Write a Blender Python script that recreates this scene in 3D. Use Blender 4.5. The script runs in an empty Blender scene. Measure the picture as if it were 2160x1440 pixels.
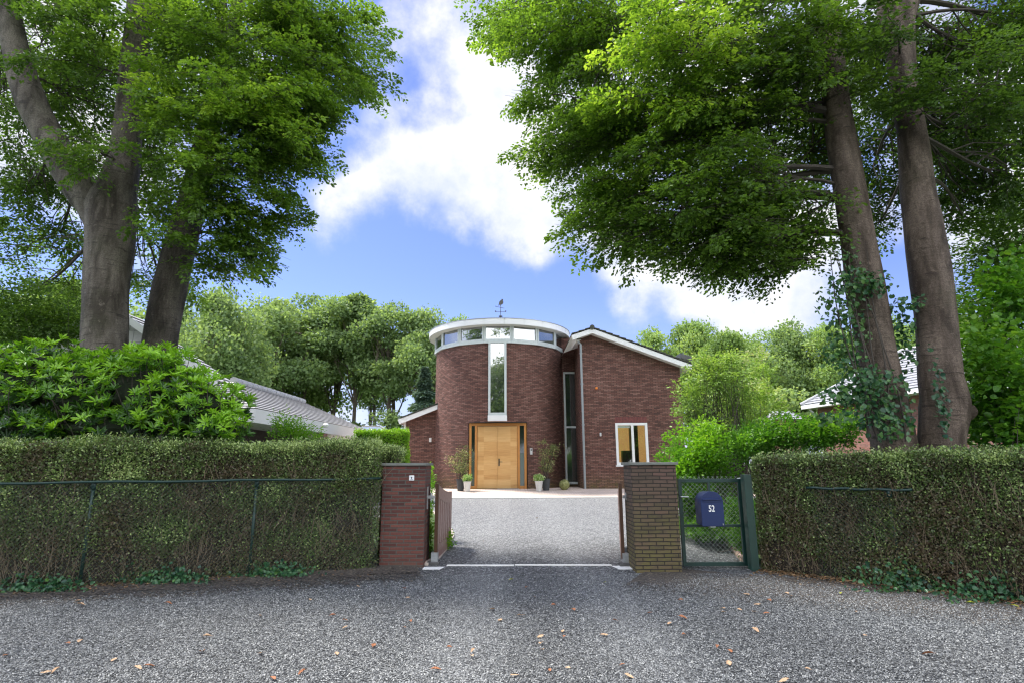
import bpy, math, random
import numpy as np
from mathutils import Vector, Matrix, noise

R_ = math.radians
# ------------------------------------------------------------------ camera
CAM = np.array([0.0, 0.0, 1.62])
FPX, PITCH, ROLL = 1200.0, math.atan(258 / 1200.0), R_(0.3)
F_ = np.array([0, math.cos(PITCH), math.sin(PITCH)])
U0 = np.array([0, -math.sin(PITCH), math.cos(PITCH)])
R0 = np.array([1.0, 0, 0])
RT = math.cos(ROLL) * R0 - math.sin(ROLL) * U0
UP = math.cos(ROLL) * U0 + math.sin(ROLL) * R0
scene = bpy.context.scene
cd = bpy.data.cameras.new('camera')
cam = bpy.data.objects.new('camera', cd)
scene.collection.objects.link(cam)
scene.camera = cam
cd.sensor_width = 36.0
cd.lens = FPX / 2160 * 36.0
cd.clip_end = 3000
cd.clip_start = 0.05
m = Matrix.Identity(4)
for i in range(3):
    m[i][0], m[i][1], m[i][2], m[i][3] = RT[i], UP[i], -F_[i], CAM[i]
cam.matrix_world = m


def ray(px, py):
    return F_ + (px - 1080) / FPX * RT - (py - 720) / FPX * UP


def at(px, py, Y):
    d = ray(px, py)
    return CAM + d * (Y / d[1])


def gz(y):
    return float(np.interp(y, [0, 9.2, 20.8, 23.7], [0, 0, 0.43, 0.62]))


def onground(px, py):
    d = ray(px, py)
    lo, hi = 1.0, 80.0
    for _ in range(50):
        mid = (lo + hi) / 2
        p = CAM + d * (mid / d[1])
        if p[2] > gz(p[1]):
            lo = mid
        else:
            hi = mid
    return CAM + d * (lo / d[1])


# ------------------------------------------------------------------ world, sun, exposure
SUN_EL, SUN_AZ = R_(60), R_(-62)      # azimuth measured from +Y toward +X
W = bpy.data.worlds.new('World')
scene.world = W
W.use_nodes = True
nt = W.node_tree
nt.nodes.clear()


def N(t, typ, **kw):
    n = t.nodes.new(typ)
    for k, v in kw.items():
        if k.startswith('i_'):
            key = k[2:]
            n.inputs[int(key) if key.isdigit() else key.replace('_', ' ')].default_value = v
        else:
            setattr(n, k, v)
    return n


def L(t, a, b):
    t.links.new(a, b)


def math_n(t, op, a, b=None, clamp=False):
    n = t.nodes.new('ShaderNodeMath')
    n.operation = op
    n.use_clamp = clamp
    for i, v in enumerate((a, b)):
        if v is None:
            continue
        if isinstance(v, (int, float)):
            n.inputs[i].default_value = v
        else:
            t.links.new(v, n.inputs[i])
    return n.outputs[0]


wo = N(nt, 'ShaderNodeOutputWorld')
bg = N(nt, 'ShaderNodeBackground')
sky = N(nt, 'ShaderNodeTexSky', sky_type='NISHITA', sun_disc=False)
sky.sun_elevation = SUN_EL
sky.sun_rotation = SUN_AZ
sky.air_density = 1.0
sky.dust_density = 0.3
sky.ozone_density = 2.5
tcw = N(nt, 'ShaderNodeTexCoord')
nz1 = N(nt, 'ShaderNodeTexNoise', i_Scale=3.0, i_Detail=9.0, i_Roughness=0.58)
nz2 = N(nt, 'ShaderNodeTexNoise', i_Scale=7.5, i_Detail=8.0, i_Roughness=0.6)
nzd = N(nt, 'ShaderNodeTexNoise', i_Scale=2.2, i_Detail=4.0)
for n_ in (nz1, nz2, nzd):
    L(nt, tcw.outputs['Generated'], n_.inputs['Vector'])
dsub = N(nt, 'ShaderNodeVectorMath', operation='SUBTRACT')
L(nt, nzd.outputs['Color'], dsub.inputs[0])
dsub.inputs[1].default_value = (0.5, 0.5, 0.5)
dscl = N(nt, 'ShaderNodeVectorMath', operation='SCALE')
dscl.inputs['Scale'].default_value = 0.22
L(nt, dsub.outputs[0], dscl.inputs[0])
dadd = N(nt, 'ShaderNodeVectorMath', operation='ADD')
L(nt, tcw.outputs['Generated'], dadd.inputs[0])
L(nt, dscl.outputs[0], dadd.inputs[1])
dnorm = N(nt, 'ShaderNodeVectorMath', operation='NORMALIZE')
L(nt, dadd.outputs[0], dnorm.inputs[0])


def skyblob(px, py, rpx, amp):
    d = ray(px, py)
    d = d / np.linalg.norm(d)
    e = ray(px + rpx, py)
    e = e / np.linalg.norm(e)
    dt = N(nt, 'ShaderNodeVectorMath', operation='DOT_PRODUCT')
    L(nt, dnorm.outputs[0], dt.inputs[0])
    dt.inputs[1].default_value = tuple(d)
    mr = N(nt, 'ShaderNodeMapRange', interpolation_type='SMOOTHSTEP', clamp=True)
    mr.inputs['From Min'].default_value = float(np.dot(d, e))
    mr.inputs['From Max'].default_value = 1.0
    mr.inputs['To Min'].default_value = 0.0
    mr.inputs['To Max'].default_value = amp
    L(nt, dt.outputs['Value'], mr.inputs['Value'])
    return mr.outputs[0]


acc = None
# clouds of the photographed sky as directions on the sphere, plus blue openings (negative)
for b in [(1010, 330, 260, .55), (1170, 400, 270, .55), (860, 440, 180, .38), (735, 475, 150, .55), (940, 60, 240, .42),
          (1180, 170, 230, .5), (880, 170, 130, .2), (1420, 540, 260, .55), (1580, 590, 240, .7), (1700, 540, 260, .5), (1330, 600, 120, .25),
          (1750, 560, 220, .4), (300, 200, 420, .7), (1600, 100, 500, .9), (2100, 350, 400, .9), (60, 300, 300, .9),
          (640, 340, 170, -.6), (800, 330, 70, -.3), (800, 610, 210, -.55), (950, 210, 120, -.62), (880, 120, 70, -.25), (1000, 580, 150, -.3), (1010, 470, 190, .3), (1180, 520, 190, .35), (1150, 640, 150, -.5), (560, 520, 190, -.5), (1450, 680, 120, -.2),
          (890, 545, 90, -.25)]:
    o_ = skyblob(*b)
    acc = o_ if acc is None else math_n(nt, 'ADD', acc, o_)
n1 = math_n(nt, 'MULTIPLY', math_n(nt, 'SUBTRACT', nz1.outputs['Fac'], 0.5), 2.0)
n2 = math_n(nt, 'MULTIPLY', math_n(nt, 'SUBTRACT', nz2.outputs['Fac'], 0.5), 1.9)
tot = math_n(nt, 'ADD', math_n(nt, 'ADD', acc, n1), n2)
sep = N(nt, 'ShaderNodeSeparateXYZ')
L(nt, tcw.outputs['Generated'], sep.inputs[0])
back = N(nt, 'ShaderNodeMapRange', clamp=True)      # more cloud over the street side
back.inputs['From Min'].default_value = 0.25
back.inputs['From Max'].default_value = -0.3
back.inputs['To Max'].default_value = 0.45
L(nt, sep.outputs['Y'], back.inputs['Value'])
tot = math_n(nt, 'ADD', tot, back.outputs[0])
cm = N(nt, 'ShaderNodeMapRange', interpolation_type='SMOOTHSTEP', clamp=True)
cm.inputs['From Min'].default_value = 0.0
cm.inputs['From Max'].default_value = 1.0
L(nt, tot, cm.inputs['Value'])
hz = N(nt, 'ShaderNodeMapRange', interpolation_type='SMOOTHSTEP', clamp=True)   # paler towards the horizon
hz.inputs['From Min'].default_value = 0.30
hz.inputs['From Max'].default_value = 0.0
hz.inputs['To Max'].default_value = 0.75
L(nt, sep.outputs['Z'], hz.inputs['Value'])
tint = N(nt, 'ShaderNodeMix', data_type='RGBA', blend_type='MULTIPLY')
tint.inputs[0].default_value = 1.0
L(nt, sky.outputs[0], tint.inputs[6])
SKY_TINT = (0.56, 0.54, 0.75, 1)
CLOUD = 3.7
tint.inputs[7].default_value = SKY_TINT
hmix = N(nt, 'ShaderNodeMix', data_type='RGBA')
L(nt, hz.outputs[0], hmix.inputs[0])
L(nt, tint.outputs[2], hmix.inputs[6])
hmix.inputs[7].default_value = (CLOUD * .60, CLOUD * .70, CLOUD * .95, 1)
cmix = N(nt, 'ShaderNodeMix', data_type='RGBA')
L(nt, cm.outputs[0], cmix.inputs[0])
L(nt, hmix.outputs[2], cmix.inputs[6])
cl_b = N(nt, 'ShaderNodeMapRange', clamp=True, interpolation_type='SMOOTHSTEP')   # unseen clouds behind the camera made brighter, as added frontal fill
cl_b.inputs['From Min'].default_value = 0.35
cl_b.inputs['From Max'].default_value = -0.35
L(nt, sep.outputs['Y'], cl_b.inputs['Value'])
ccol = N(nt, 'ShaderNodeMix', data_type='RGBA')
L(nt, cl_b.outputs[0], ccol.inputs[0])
shade = N(nt, 'ShaderNodeMapRange', clamp=True)       # thicker and thinner cloud
shade.inputs['From Min'].default_value = 0.36
shade.inputs['From Max'].default_value = 0.62
L(nt, nz2.outputs['Fac'], shade.inputs['Value'])
csh = N(nt, 'ShaderNodeMix', data_type='RGBA')
L(nt, shade.outputs[0], csh.inputs[0])
csh.inputs[6].default_value = (CLOUD * .66, CLOUD * .74, CLOUD * .96, 1)
csh.inputs[7].default_value = (CLOUD * 1.02, CLOUD * 1.02, CLOUD * 1.04, 1)
L(nt, csh.outputs[2], ccol.inputs[6])
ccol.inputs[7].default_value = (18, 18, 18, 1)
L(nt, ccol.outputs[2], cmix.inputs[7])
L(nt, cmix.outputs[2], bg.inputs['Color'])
bg.inputs['Strength'].default_value = 0.10
L(nt, bg.outputs[0], wo.inputs[0])

sd = bpy.data.lights.new('sun', 'SUN')
sd.energy = 2.7
sd.angle = R_(9)
sd.color = (1.0, 0.95, 0.86)
sun = bpy.data.objects.new('sun', sd)
scene.collection.objects.link(sun)
sv = Vector((math.sin(SUN_AZ) * math.cos(SUN_EL), math.cos(SUN_AZ) * math.cos(SUN_EL), math.sin(SUN_EL)))
sun.rotation_euler = sv.to_track_quat('Z', 'Y').to_euler()

scene.view_settings.view_transform = 'Standard'
scene.view_settings.look = 'None'
scene.view_settings.exposure = 1.6
scene.view_settings.gamma = 1.0
scene.render.engine = 'CYCLES'
scene.cycles.max_bounces = 7
scene.cycles.diffuse_bounces = 3
scene.cycles.glossy_bounces = 3
scene.cycles.transmission_bounces = 4
scene.cycles.transparent_max_bounces = 6
scene.cycles.use_denoising = True
scene.cycles.filter_width = 1.25
scene.cycles.sample_clamp_indirect = 8

# ------------------------------------------------------------------ helpers: objects
col = scene.collection


def tag(o, label=None, cat=None, group=None, kind=None):
    if label: o['label'] = label
    if cat: o['category'] = cat
    if group: o['group'] = group
    if kind: o['kind'] = kind
    return o


def empty(name, loc=(0, 0, 0), rz=0.0, label=None, cat=None, group=None):
    o = bpy.data.objects.new(name, None)
    col.objects.link(o)
    o.location = loc
    o.rotation_euler = (0, 0, rz)
    o.empty_display_size = 0.1
    return tag(o, label, cat, group)


def link(name, me, mat, parent=None, smooth=False):
    o = bpy.data.objects.new(name, me)
    me.name = name
    col.objects.link(o)
    if mat is not None and len(me.materials) == 0:
        for mm in (mat if isinstance(mat, (list, tuple)) else [mat]):
            me.materials.append(mm)
    if parent is not None:
        o.parent = parent
        r = parent
        while r.parent is not None:
            r = r.parent
        # part meshes are written in world coordinates; bring them into their thing's frame
        me.transform((Matrix.Translation(r.location) @ Matrix.Rotation(r.rotation_euler.z, 4, 'Z')).inverted())
    if smooth:
        me.polygons.foreach_set('use_smooth', [True] * len(me.polygons))
    return o


def np_mesh(name, V, F, tone=None, uv=None):
    V = np.asarray(V, dtype=np.float32)
    F = np.asarray(F, dtype=np.int32)
    me = bpy.data.meshes.new(name)
    me.vertices.add(len(V))
    me.vertices.foreach_set('co', V.ravel())
    n, k = F.shape
    me.loops.add(n * k)
    me.loops.foreach_set('vertex_index', F.ravel())
    me.polygons.add(n)
    me.polygons.foreach_set('loop_start', np.arange(0, n * k, k, dtype=np.int32))
    me.polygons.foreach_set('loop_total', np.full(n, k, dtype=np.int32))
    me.update(calc_edges=True)
    if tone is not None:
        a = me.attributes.new('tone', 'FLOAT', 'FACE')
        a.data.foreach_set('value', np.asarray(tone, dtype=np.float32))
    return me


class MB:
    """collects faces (with metre UVs) and builds them as one mesh object"""
    def __init__(s):
        s.v, s.f, s.uv, s.mi = [], [], [], []

    def add(s, pts, faces, uvs=None, mi=0):
        b = len(s.v)
        s.v += [tuple(map(float, p)) for p in pts]
        for i, f in enumerate(faces):
            s.f.append([b + j for j in f])
            s.mi.append(mi)
            if uvs is not None:
                s.uv.append(uvs[i])
            else:
                P = [Vector(pts[j]) for j in f]
                nrm = (P[1] - P[0]).cross(P[2] - P[0])
                if nrm.length < 1e-9 and len(P) > 3:
                    nrm = (P[2] - P[0]).cross(P[3] - P[0])
                ax = max(range(3), key=lambda q: abs(nrm[q]))
                if ax == 2:
                    s.uv.append([(p.x, p.y) for p in P])
                else:
                    if nrm.length < 1e-9:
                        nrm = Vector((0, 1, 0))
                    t = Vector((-nrm.y, nrm.x, 0))
                    if t.length < 1e-9:
                        t = Vector((1, 0, 0))
                    t.normalize()
                    s.uv.append([(p.dot(t), p.z) for p in P])

    def obox(s, o, ux, uy, uz, mi=0):
        o, ux, uy, uz = map(lambda q: np.array(q, float), (o, ux, uy, uz))
        P = [o, o + ux, o + ux + uy, o + uy]
        P = P + [p + uz for p in P]
        s.add(P, [(3, 2, 1, 0), (4, 5, 6, 7), (0, 1, 5, 4), (1, 2, 6, 5), (2, 3, 7, 6), (3, 0, 4, 7)], mi=mi)

    def box(s, x0, x1, y0, y1, z0, z1, mi=0):
        s.obox((x0, y0, z0), (x1 - x0, 0, 0), (0, y1 - y0, 0), (0, 0, z1 - z0), mi)

    def quad(s, a, b, c, d, uv=None, mi=0):
        s.add([a, b, c, d], [(0, 1, 2, 3)], None if uv is None else [uv], mi)

    def prism(s, poly, depth):
        """poly: list of 3D points (coplanar), extruded by the vector depth"""
        n = len(poly)
        P = [np.array(p, float) for p in poly]
        P = P + [p + np.array(depth, float) for p in P]
        s.add(P, [tuple(range(n))[::-1], tuple(range(n, 2 * n))] + [(i, (i + 1) % n, (i + 1) % n + n, i + n) for i in range(n)])

    def tube(s, pts, rad, sides=8, caps=True, wob=None):
        pts = [np.array(p, float) for p in pts]
        rad = [rad] * len(pts) if isinstance(rad, (int, float)) else rad
        n = len(pts)
        rings = []
        ref = None
        clen = 0
        uvl = []
        for i in range(n):
            t = pts[min(i + 1, n - 1)] - pts[max(i - 1, 0)]
            t /= (np.linalg.norm(t) + 1e-9)
            if ref is None:
                a = np.array([1.0, 0, 0]) if abs(t[0]) < 0.8 else np.array([0, 1.0, 0])
                ref = np.cross(t, a)
            ref = ref - t * np.dot(ref, t)
            ref /= (np.linalg.norm(ref) + 1e-9)
            bi = np.cross(t, ref)
            if i:
                clen += np.linalg.norm(pts[i] - pts[i - 1])
            uvl.append(clen)
            ring = []
            for k in range(sides):
                a = 2 * math.pi * k / sides
                r = rad[i]
                if wob:
                    r *= wob(i, k, a, clen)
                ring.append(pts[i] + r * (math.cos(a) * ref + math.sin(a) * bi))
            rings.append(ring)
        P = [p for r in rings for p in r]
        F, UVs = [], []
        for i in range(n - 1):
            for k in range(sides):
                k2 = (k + 1) % sides
                F.append((i * sides + k, i * sides + k2, (i + 1) * sides + k2, (i + 1) * sides + k))
                u0, u1 = k / sides, (k + 1) / sides
                UVs.append([(u0, uvl[i]), (u1, uvl[i]), (u1, uvl[i + 1]), (u0, uvl[i + 1])])
        if caps:
            F.append(tuple(range(sides))[::-1])
            UVs.append([(0, 0)] * sides)
            F.append(tuple(range((n - 1) * sides, n * sides)))
            UVs.append([(0, 0)] * sides)
        s.add(P, F, UVs)

    def lathe(s, c, prof, sides=24, a0=0.0):
        """prof: list of (r, z) from bottom to top around a vertical axis at c"""
        P = []
        for r, z in prof:
            for k in range(sides):
                a = a0 + 2 * math.pi * k / sides
                P.append((c[0] + r * math.cos(a), c[1] + r * math.sin(a), c[2] + z))
        F, UVs = [], []
        for i in range(len(prof) - 1):
            for k in range(sides):
                k2 = (k + 1) % sides
                F.append((i * sides + k, i * sides + k2, (i + 1) * sides + k2, (i + 1) * sides + k))
                rr = max(prof[i][0], prof[i + 1][0])
                UVs.append([(rr * 2 * math.pi * k / sides, prof[i][1]), (rr * 2 * math.pi * (k + 1) / sides, prof[i][1]),
                            (rr * 2 * math.pi * (k + 1) / sides, prof[i + 1][1]), (rr * 2 * math.pi * k / sides, prof[i + 1][1])])
        F.append(tuple(range(sides))[::-1]); UVs.append([(0, 0)] * sides)
        nn = (len(prof) - 1) * sides
        F.append(tuple(range(nn, nn + sides))); UVs.append([(0, 0)] * sides)
        s.add(P, F, UVs)

    def mesh(s, name):
        me = bpy.data.meshes.new(name)
        me.from_pydata(s.v, [], s.f)
        uvl = me.uv_layers.new(name='UVMap')
        flat = [c for f in s.uv for p in f for c in p]
        if len(flat) == 2 * len(me.loops):
            uvl.data.foreach_set('uv', flat)
        if any(s.mi):
            me.polygons.foreach_set('material_index', s.mi)
        me.update()
        return me

    def build(s, name, mat, parent=None, smooth=False, bevel=0.0):
        o = link(name, s.mesh(name), mat, parent, smooth)
        if bevel:
            b = o.modifiers.new('bevel', 'BEVEL')
            b.width = bevel
            b.segments = 2
            b.limit_method = 'ANGLE'
            b.angle_limit = R_(40)
        return o


# ------------------------------------------------------------------ helpers: materials
def mat(name):
    m_ = bpy.data.materials.new(name)
    m_.use_nodes = True
    t = m_.node_tree
    t.nodes.clear()
    out = t.nodes.new('ShaderNodeOutputMaterial')
    p = t.nodes.new('ShaderNodeBsdfPrincipled')
    L(t, p.outputs[0], out.inputs[0])
    return m_, t, p, out


def mixc(t, fac, a, b, blend='MIX'):
    n = N(t, 'ShaderNodeMix', data_type='RGBA', blend_type=blend)
    for i, v in ((0, fac), (6, a), (7, b)):
        if isinstance(v, (int, float)):
            n.inputs[i].default_value = v
        elif isinstance(v, tuple):
            n.inputs[i].default_value = v if len(v) == 4 else v + (1,)
        else:
            L(t, v, n.inputs[i])
    return n.outputs[2]


def noise_n(t, vec, scale, detail=4.0, rough=0.55, dist=0.0):
    n = N(t, 'ShaderNodeTexNoise', i_Scale=scale, i_Detail=detail, i_Roughness=rough, i_Distortion=dist)
    if vec is not None:
        L(t, vec, n.inputs['Vector'])
    return n.outputs['Fac']


def maprange(t, v, a, b, c=0.0, d=1.0, smooth=False):
    n = N(t, 'ShaderNodeMapRange', clamp=True)
    if smooth:
        n.interpolation_type = 'SMOOTHSTEP'
    L(t, v, n.inputs['Value'])
    for k, q in zip(('From Min', 'From Max', 'To Min', 'To Max'), (a, b, c, d)):
        n.inputs[k].default_value = q
    return n.outputs[0]


def ramp(t, fac, stops, interp='LINEAR'):
    n = t.nodes.new('ShaderNodeValToRGB')
    n.color_ramp.interpolation = interp
    el = n.color_ramp.elements
    while len(el) > 1:
        el.remove(el[0])
    el[0].position = stops[0][0]
    el[0].color = tuple(stops[0][1]) + (1,)
    for p, c in stops[1:]:
        e = el.new(p)
        e.color = tuple(c) + (1,)
    L(t, fac, n.inputs[0])
    return n.outputs[0]


def bump(t, p, h, strength=0.3, dist=0.01):
    b = N(t, 'ShaderNodeBump')
    b.inputs['Strength'].default_value = strength
    b.inputs['Distance'].default_value = dist
    L(t, h, b.inputs['Height'])
    L(t, b.outputs[0], p.inputs['Normal'])


def geo_pos(t):
    return N(t, 'ShaderNodeNewGeometry').outputs['Position']


def objc(t):
    return N(t, 'ShaderNodeTexCoord').outputs['Object']


def simple(name, colr, rough=0.5, metal=0.0, spec=0.5, var=0.12, vscale=6.0, bmp=0.0, bscale=80.0, coat=0.0):
    m_, t, p, out = mat(name)
    oc = objc(t)
    f = noise_n(t, oc, vscale, 5.0, 0.6)
    c = mixc(t, f, tuple(x * (1 - var * 1.6) for x in colr), tuple(min(1, x * (1 + var * 1.4)) for x in colr))
    L(t, c, p.inputs['Base Color'])
    p.inputs['Roughness'].default_value = rough
    L(t, maprange(t, noise_n(t, oc, vscale * 3, 3), 0.3, 0.7, max(0.02, rough - .08), min(1, rough + .08)), p.inputs['Roughness'])
    p.inputs['Metallic'].default_value = metal
    p.inputs['Specular IOR Level'].default_value = spec
    p.inputs['Coat Weight'].default_value = coat
    if bmp:
        bump(t, p, noise_n(t, oc, bscale, 3), bmp, 0.004)
    return m_


def brick_mat(name, c1, c2, c3, mortar, moss=0.0, row=0.0575, bw=0.22, msize=0.009, mosscol=(0.16, 0.17, 0.035), moss_lo=0.1, moss_hi=1.6, bstr=0.7, raked=1.0, wander=.006):
    m_, t, p, out = mat(name)
    uv = N(t, 'ShaderNodeUVMap').outputs[0]
    # slight wander so courses are hand laid
    nd = N(t, 'ShaderNodeTexNoise', i_Scale=3.0, i_Detail=3.0)
    L(t, uv, nd.inputs['Vector'])
    sc = N(t, 'ShaderNodeVectorMath', operation='MULTIPLY_ADD')
    L(t, nd.outputs['Color'], sc.inputs[0])
    sc.inputs[1].default_value = (0.012, wander, 0)
    L(t, uv, sc.inputs[2])
    b = N(t, 'ShaderNodeTexBrick', offset=0.5, squash=1.0)
    L(t, sc.outputs[0], b.inputs['Vector'])
    for k, v in (('Scale', 1.0), ('Mortar Size', msize), ('Mortar Smooth', 0.3), ('Bias', 0.0), ('Brick Width', bw), ('Row Height', row)):
        b.inputs[k].default_value = v
    b.inputs['Color1'].default_value = (0, 0, 0, 1)
    b.inputs['Color2'].default_value = (1, 1, 1, 1)
    b.inputs['Mortar'].default_value = (0.5, 0.5, 0.5, 1)
    rnd = N(t, 'ShaderNodeRGBToBW')
    L(t, b.outputs['Color'], rnd.inputs[0])
    fine = noise_n(t, uv, 30.0, 4, 0.65)
    val = math_n(t, 'ADD', math_n(t, 'MULTIPLY', rnd.outputs[0], 0.6), math_n(t, 'MULTIPLY', fine, 0.4), True)
    big = noise_n(t, uv, 0.9, 4, 0.6)
    val = math_n(t, 'ADD', val, math_n(t, 'MULTIPLY', math_n(t, 'SUBTRACT', big, 0.5), 0.7), True)
    c = ramp(t, val, [(0.0, c1), (0.45, c2), (1.0, c3)])
    if moss > 0:
        sz = N(t, 'ShaderNodeSeparateXYZ')
        L(t, geo_pos(t), sz.inputs[0])
        mf = maprange(t, math_n(t, 'ADD', sz.outputs['Z'], math_n(t, 'MULTIPLY', big, 0.8)), moss_hi, moss_lo, 0, 1, True)
        mf = math_n(t, 'MULTIPLY', mf, maprange(t, noise_n(t, uv, 6.0, 5, 0.65), 0.32, 0.62, 0.15, 1.0))
        c = mixc(t, math_n(t, 'MULTIPLY', mf, moss), c, mosscol)
    mort = mixc(t, fine, tuple(x * .6 for x in mortar), tuple(x * 1.4 for x in mortar))
    c = mixc(t, b.outputs['Fac'], c, mort)
    L(t, c, p.inputs['Base Color'])
    p.inputs['Roughness'].default_value = 0.82
    p.inputs['Specular IOR Level'].default_value = 0.25
    inv = math_n(t, 'SUBTRACT', math_n(t, 'MULTIPLY', fine, 0.35), math_n(t, 'MULTIPLY', b.outputs['Fac'], raked))
    bump(t, p, inv, bstr, 0.012)
    return m_


def leaf_mat(name, stops, transl=0.35, rough=0.42, spec=0.4, tcol=1.5):
    m_, t, p, out = mat(name)
    at_ = N(t, 'ShaderNodeAttribute', attribute_name='tone')
    c = ramp(t, at_.outputs['Fac'], stops)
    L(t, c, p.inputs['Base Color'])
    p.inputs['Roughness'].default_value = rough
    p.inputs['Specular IOR Level'].default_value = spec
    tr = N(t, 'ShaderNodeBsdfTranslucent')
    tc = mixc(t, 1.0, c, (tcol * 1.05, tcol * 1.0, tcol * 0.5), 'MULTIPLY')
    L(t, tc, tr.inputs[0])
    ms = N(t, 'ShaderNodeMixShader')
    ms.inputs[0].default_value = transl
    L(t, p.outputs[0], ms.inputs[1])
    L(t, tr.outputs[0], ms.inputs[2])
    L(t, ms.outputs[0], out.inputs[0])
    return m_


def glass_mat(name, dark, refl=0.4, rough=0.02):
    m_, t, p, out = mat(name)
    p.inputs['Base Color'].default_value = dark + (1,)
    p.inputs['Roughness'].default_value = 0.15
    g = N(t, 'ShaderNodeBsdfGlossy')
    g.inputs['Roughness'].default_value = rough
    g.inputs['Color'].default_value = (0.92, 0.95, 0.97, 1)
    bmp = N(t, 'ShaderNodeBump')
    bmp.inputs['Strength'].default_value = 0.05
    bmp.inputs['Distance'].default_value = 0.02
    L(t, noise_n(t, objc(t), 1.3, 1), bmp.inputs['Height'])
    L(t, bmp.outputs[0], g.inputs['Normal'])
    ms = N(t, 'ShaderNodeMixShader')
    ms.inputs[0].default_value = refl
    L(t, p.outputs[0], ms.inputs[1])
    L(t, g.outputs[0], ms.inputs[2])
    L(t, ms.outputs[0], out.inputs[0])
    return m_


def clear_glass(name, refl=0.22):
    m_, t, p, out = mat(name)
    t.nodes.remove(p)
    g = N(t, 'ShaderNodeBsdfGlossy')
    g.inputs['Roughness'].default_value = 0.02
    tr = N(t, 'ShaderNodeBsdfTransparent')
    tr.inputs[0].default_value = (0.85, 0.9, 0.87, 1)
    ms = N(t, 'ShaderNodeMixShader')
    ms.inputs[0].default_value = refl
    L(t, tr.outputs[0], ms.inputs[1])
    L(t, g.outputs[0], ms.inputs[2])
    L(t, ms.outputs[0], out.inputs[0])
    return m_


M = {}
M['brick'] = brick_mat('house_brick', (0.065, 0.040, 0.034), (0.175, 0.080, 0.064), (0.29, 0.165, 0.135), (0.04, 0.034, 0.030), moss=0.55, moss_lo=0.7, moss_hi=1.9, raked=1.2)
M['brick_left'] = brick_mat('pillar_brick_red', (0.035, 0.022, 0.022), (0.105, 0.040, 0.032), (0.175, 0.068, 0.052), (0.085, 0.082, 0.072), wander=.022, moss=0.9, moss_lo=0.30, moss_hi=0.52, mosscol=(0.13, 0.12, 0.085))
M['brick_right'] = brick_mat('pillar_brick_mossy', (0.045, 0.038, 0.03), (0.095, 0.068, 0.052), (0.14, 0.082, 0.068), (0.035, 0.03, 0.024), wander=.022, moss=0.75, moss_lo=0.55, moss_hi=1.9, mosscol=(0.13, 0.12, 0.04))
M['brick_far'] = brick_mat('neighbour_brick', (0.14, 0.06, 0.05), (0.30, 0.12, 0.10), (0.38, 0.18, 0.15), (0.22, 0.2, 0.18))
M['white'] = simple('white_paint', (0.78, 0.79, 0.80), 0.38, var=0.04, vscale=2.0)
M['frame'] = simple('window_paint', (0.55, 0.60, 0.60), 0.4, var=0.05)
M['soffit'] = simple('soffit_paint', (0.74, 0.75, 0.73), 0.55, var=0.04)
M['zinc'] = simple('zinc_pipe', (0.33, 0.36, 0.38), 0.4, metal=0.5, var=0.1)
M['wood'] = None
M['glass'] = glass_mat('window_glass', (0.012, 0.018, 0.015), 0.3)
M['glass_dark'] = glass_mat('sidelight_glass', (0.010, 0.016, 0.013), 0.14, 0.05)
M['glass_green'] = glass_mat('frosted_glass', (0.05, 0.085, 0.07), 0.12, 0.2)
M['clear'] = clear_glass('clear_glass')
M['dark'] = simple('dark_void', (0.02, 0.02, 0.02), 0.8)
M['roof_tile'] = simple('mossy_roof_tile', (0.055, 0.06, 0.045), 0.75, var=0.5, vscale=9.0, bmp=0.5, bscale=60)
M['cap'] = simple('pillar_capstone', (0.14, 0.15, 0.135), 0.7, var=0.3, vscale=7, bmp=0.3)
M['gate_wood'] = simple('gate_brown_paint', (0.21, 0.115, 0.095), 0.42, var=0.1)
M['gate_edge'] = simple('gate_brown_edge', (0.07, 0.03, 0.012), 0.5, var=0.2)
M['galv'] = simple('galvanised_steel', (0.42, 0.44, 0.45), 0.35, metal=0.6, var=0.25, vscale=20)
M['steel_dark'] = simple('dark_steel', (0.09, 0.09, 0.09), 0.5, metal=0.4, var=0.3)
M['concrete'] = simple('pale_concrete', (0.62, 0.62, 0.60), 0.8, var=0.12, vscale=8, bmp=0.3)
M['green_paint'] = simple('green_gate_paint', (0.008, 0.034, 0.028), 0.42, var=0.25, vscale=5)
M['green_light'] = simple('green_post_paint', (0.010, 0.04, 0.03), 0.45, var=0.3, vscale=5)
M['wire'] = simple('wire_galvanised', (0.24, 0.27, 0.25), 0.45, metal=0.5)
M['wire_green'] = simple('wire_dark_green', (0.05, 0.08, 0.065), 0.5)
M['blue'] = simple('mailbox_blue', (0.003, 0.017, 0.085), 0.5, var=0.15, vscale=3)
M['white_letter'] = simple('white_lettering', (0.8, 0.8, 0.8), 0.5, var=0.02)
M['pot_dark'] = simple('dark_pot', (0.05, 0.055, 0.06), 0.7)
M['pot_white'] = simple('white_pot', (0.6, 0.6, 0.58), 0.6)
M['twig'] = simple('twig_bark', (0.19, 0.145, 0.095), 0.8, var=0.3, vscale=10)
M['branch'] = simple('branch_bark', (0.06, 0.05, 0.04), 0.85, var=0.3, vscale=6)
M['far_bark'] = simple('far_tree_bark', (0.12, 0.10, 0.075), 0.9, var=0.35, vscale=3)


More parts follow.
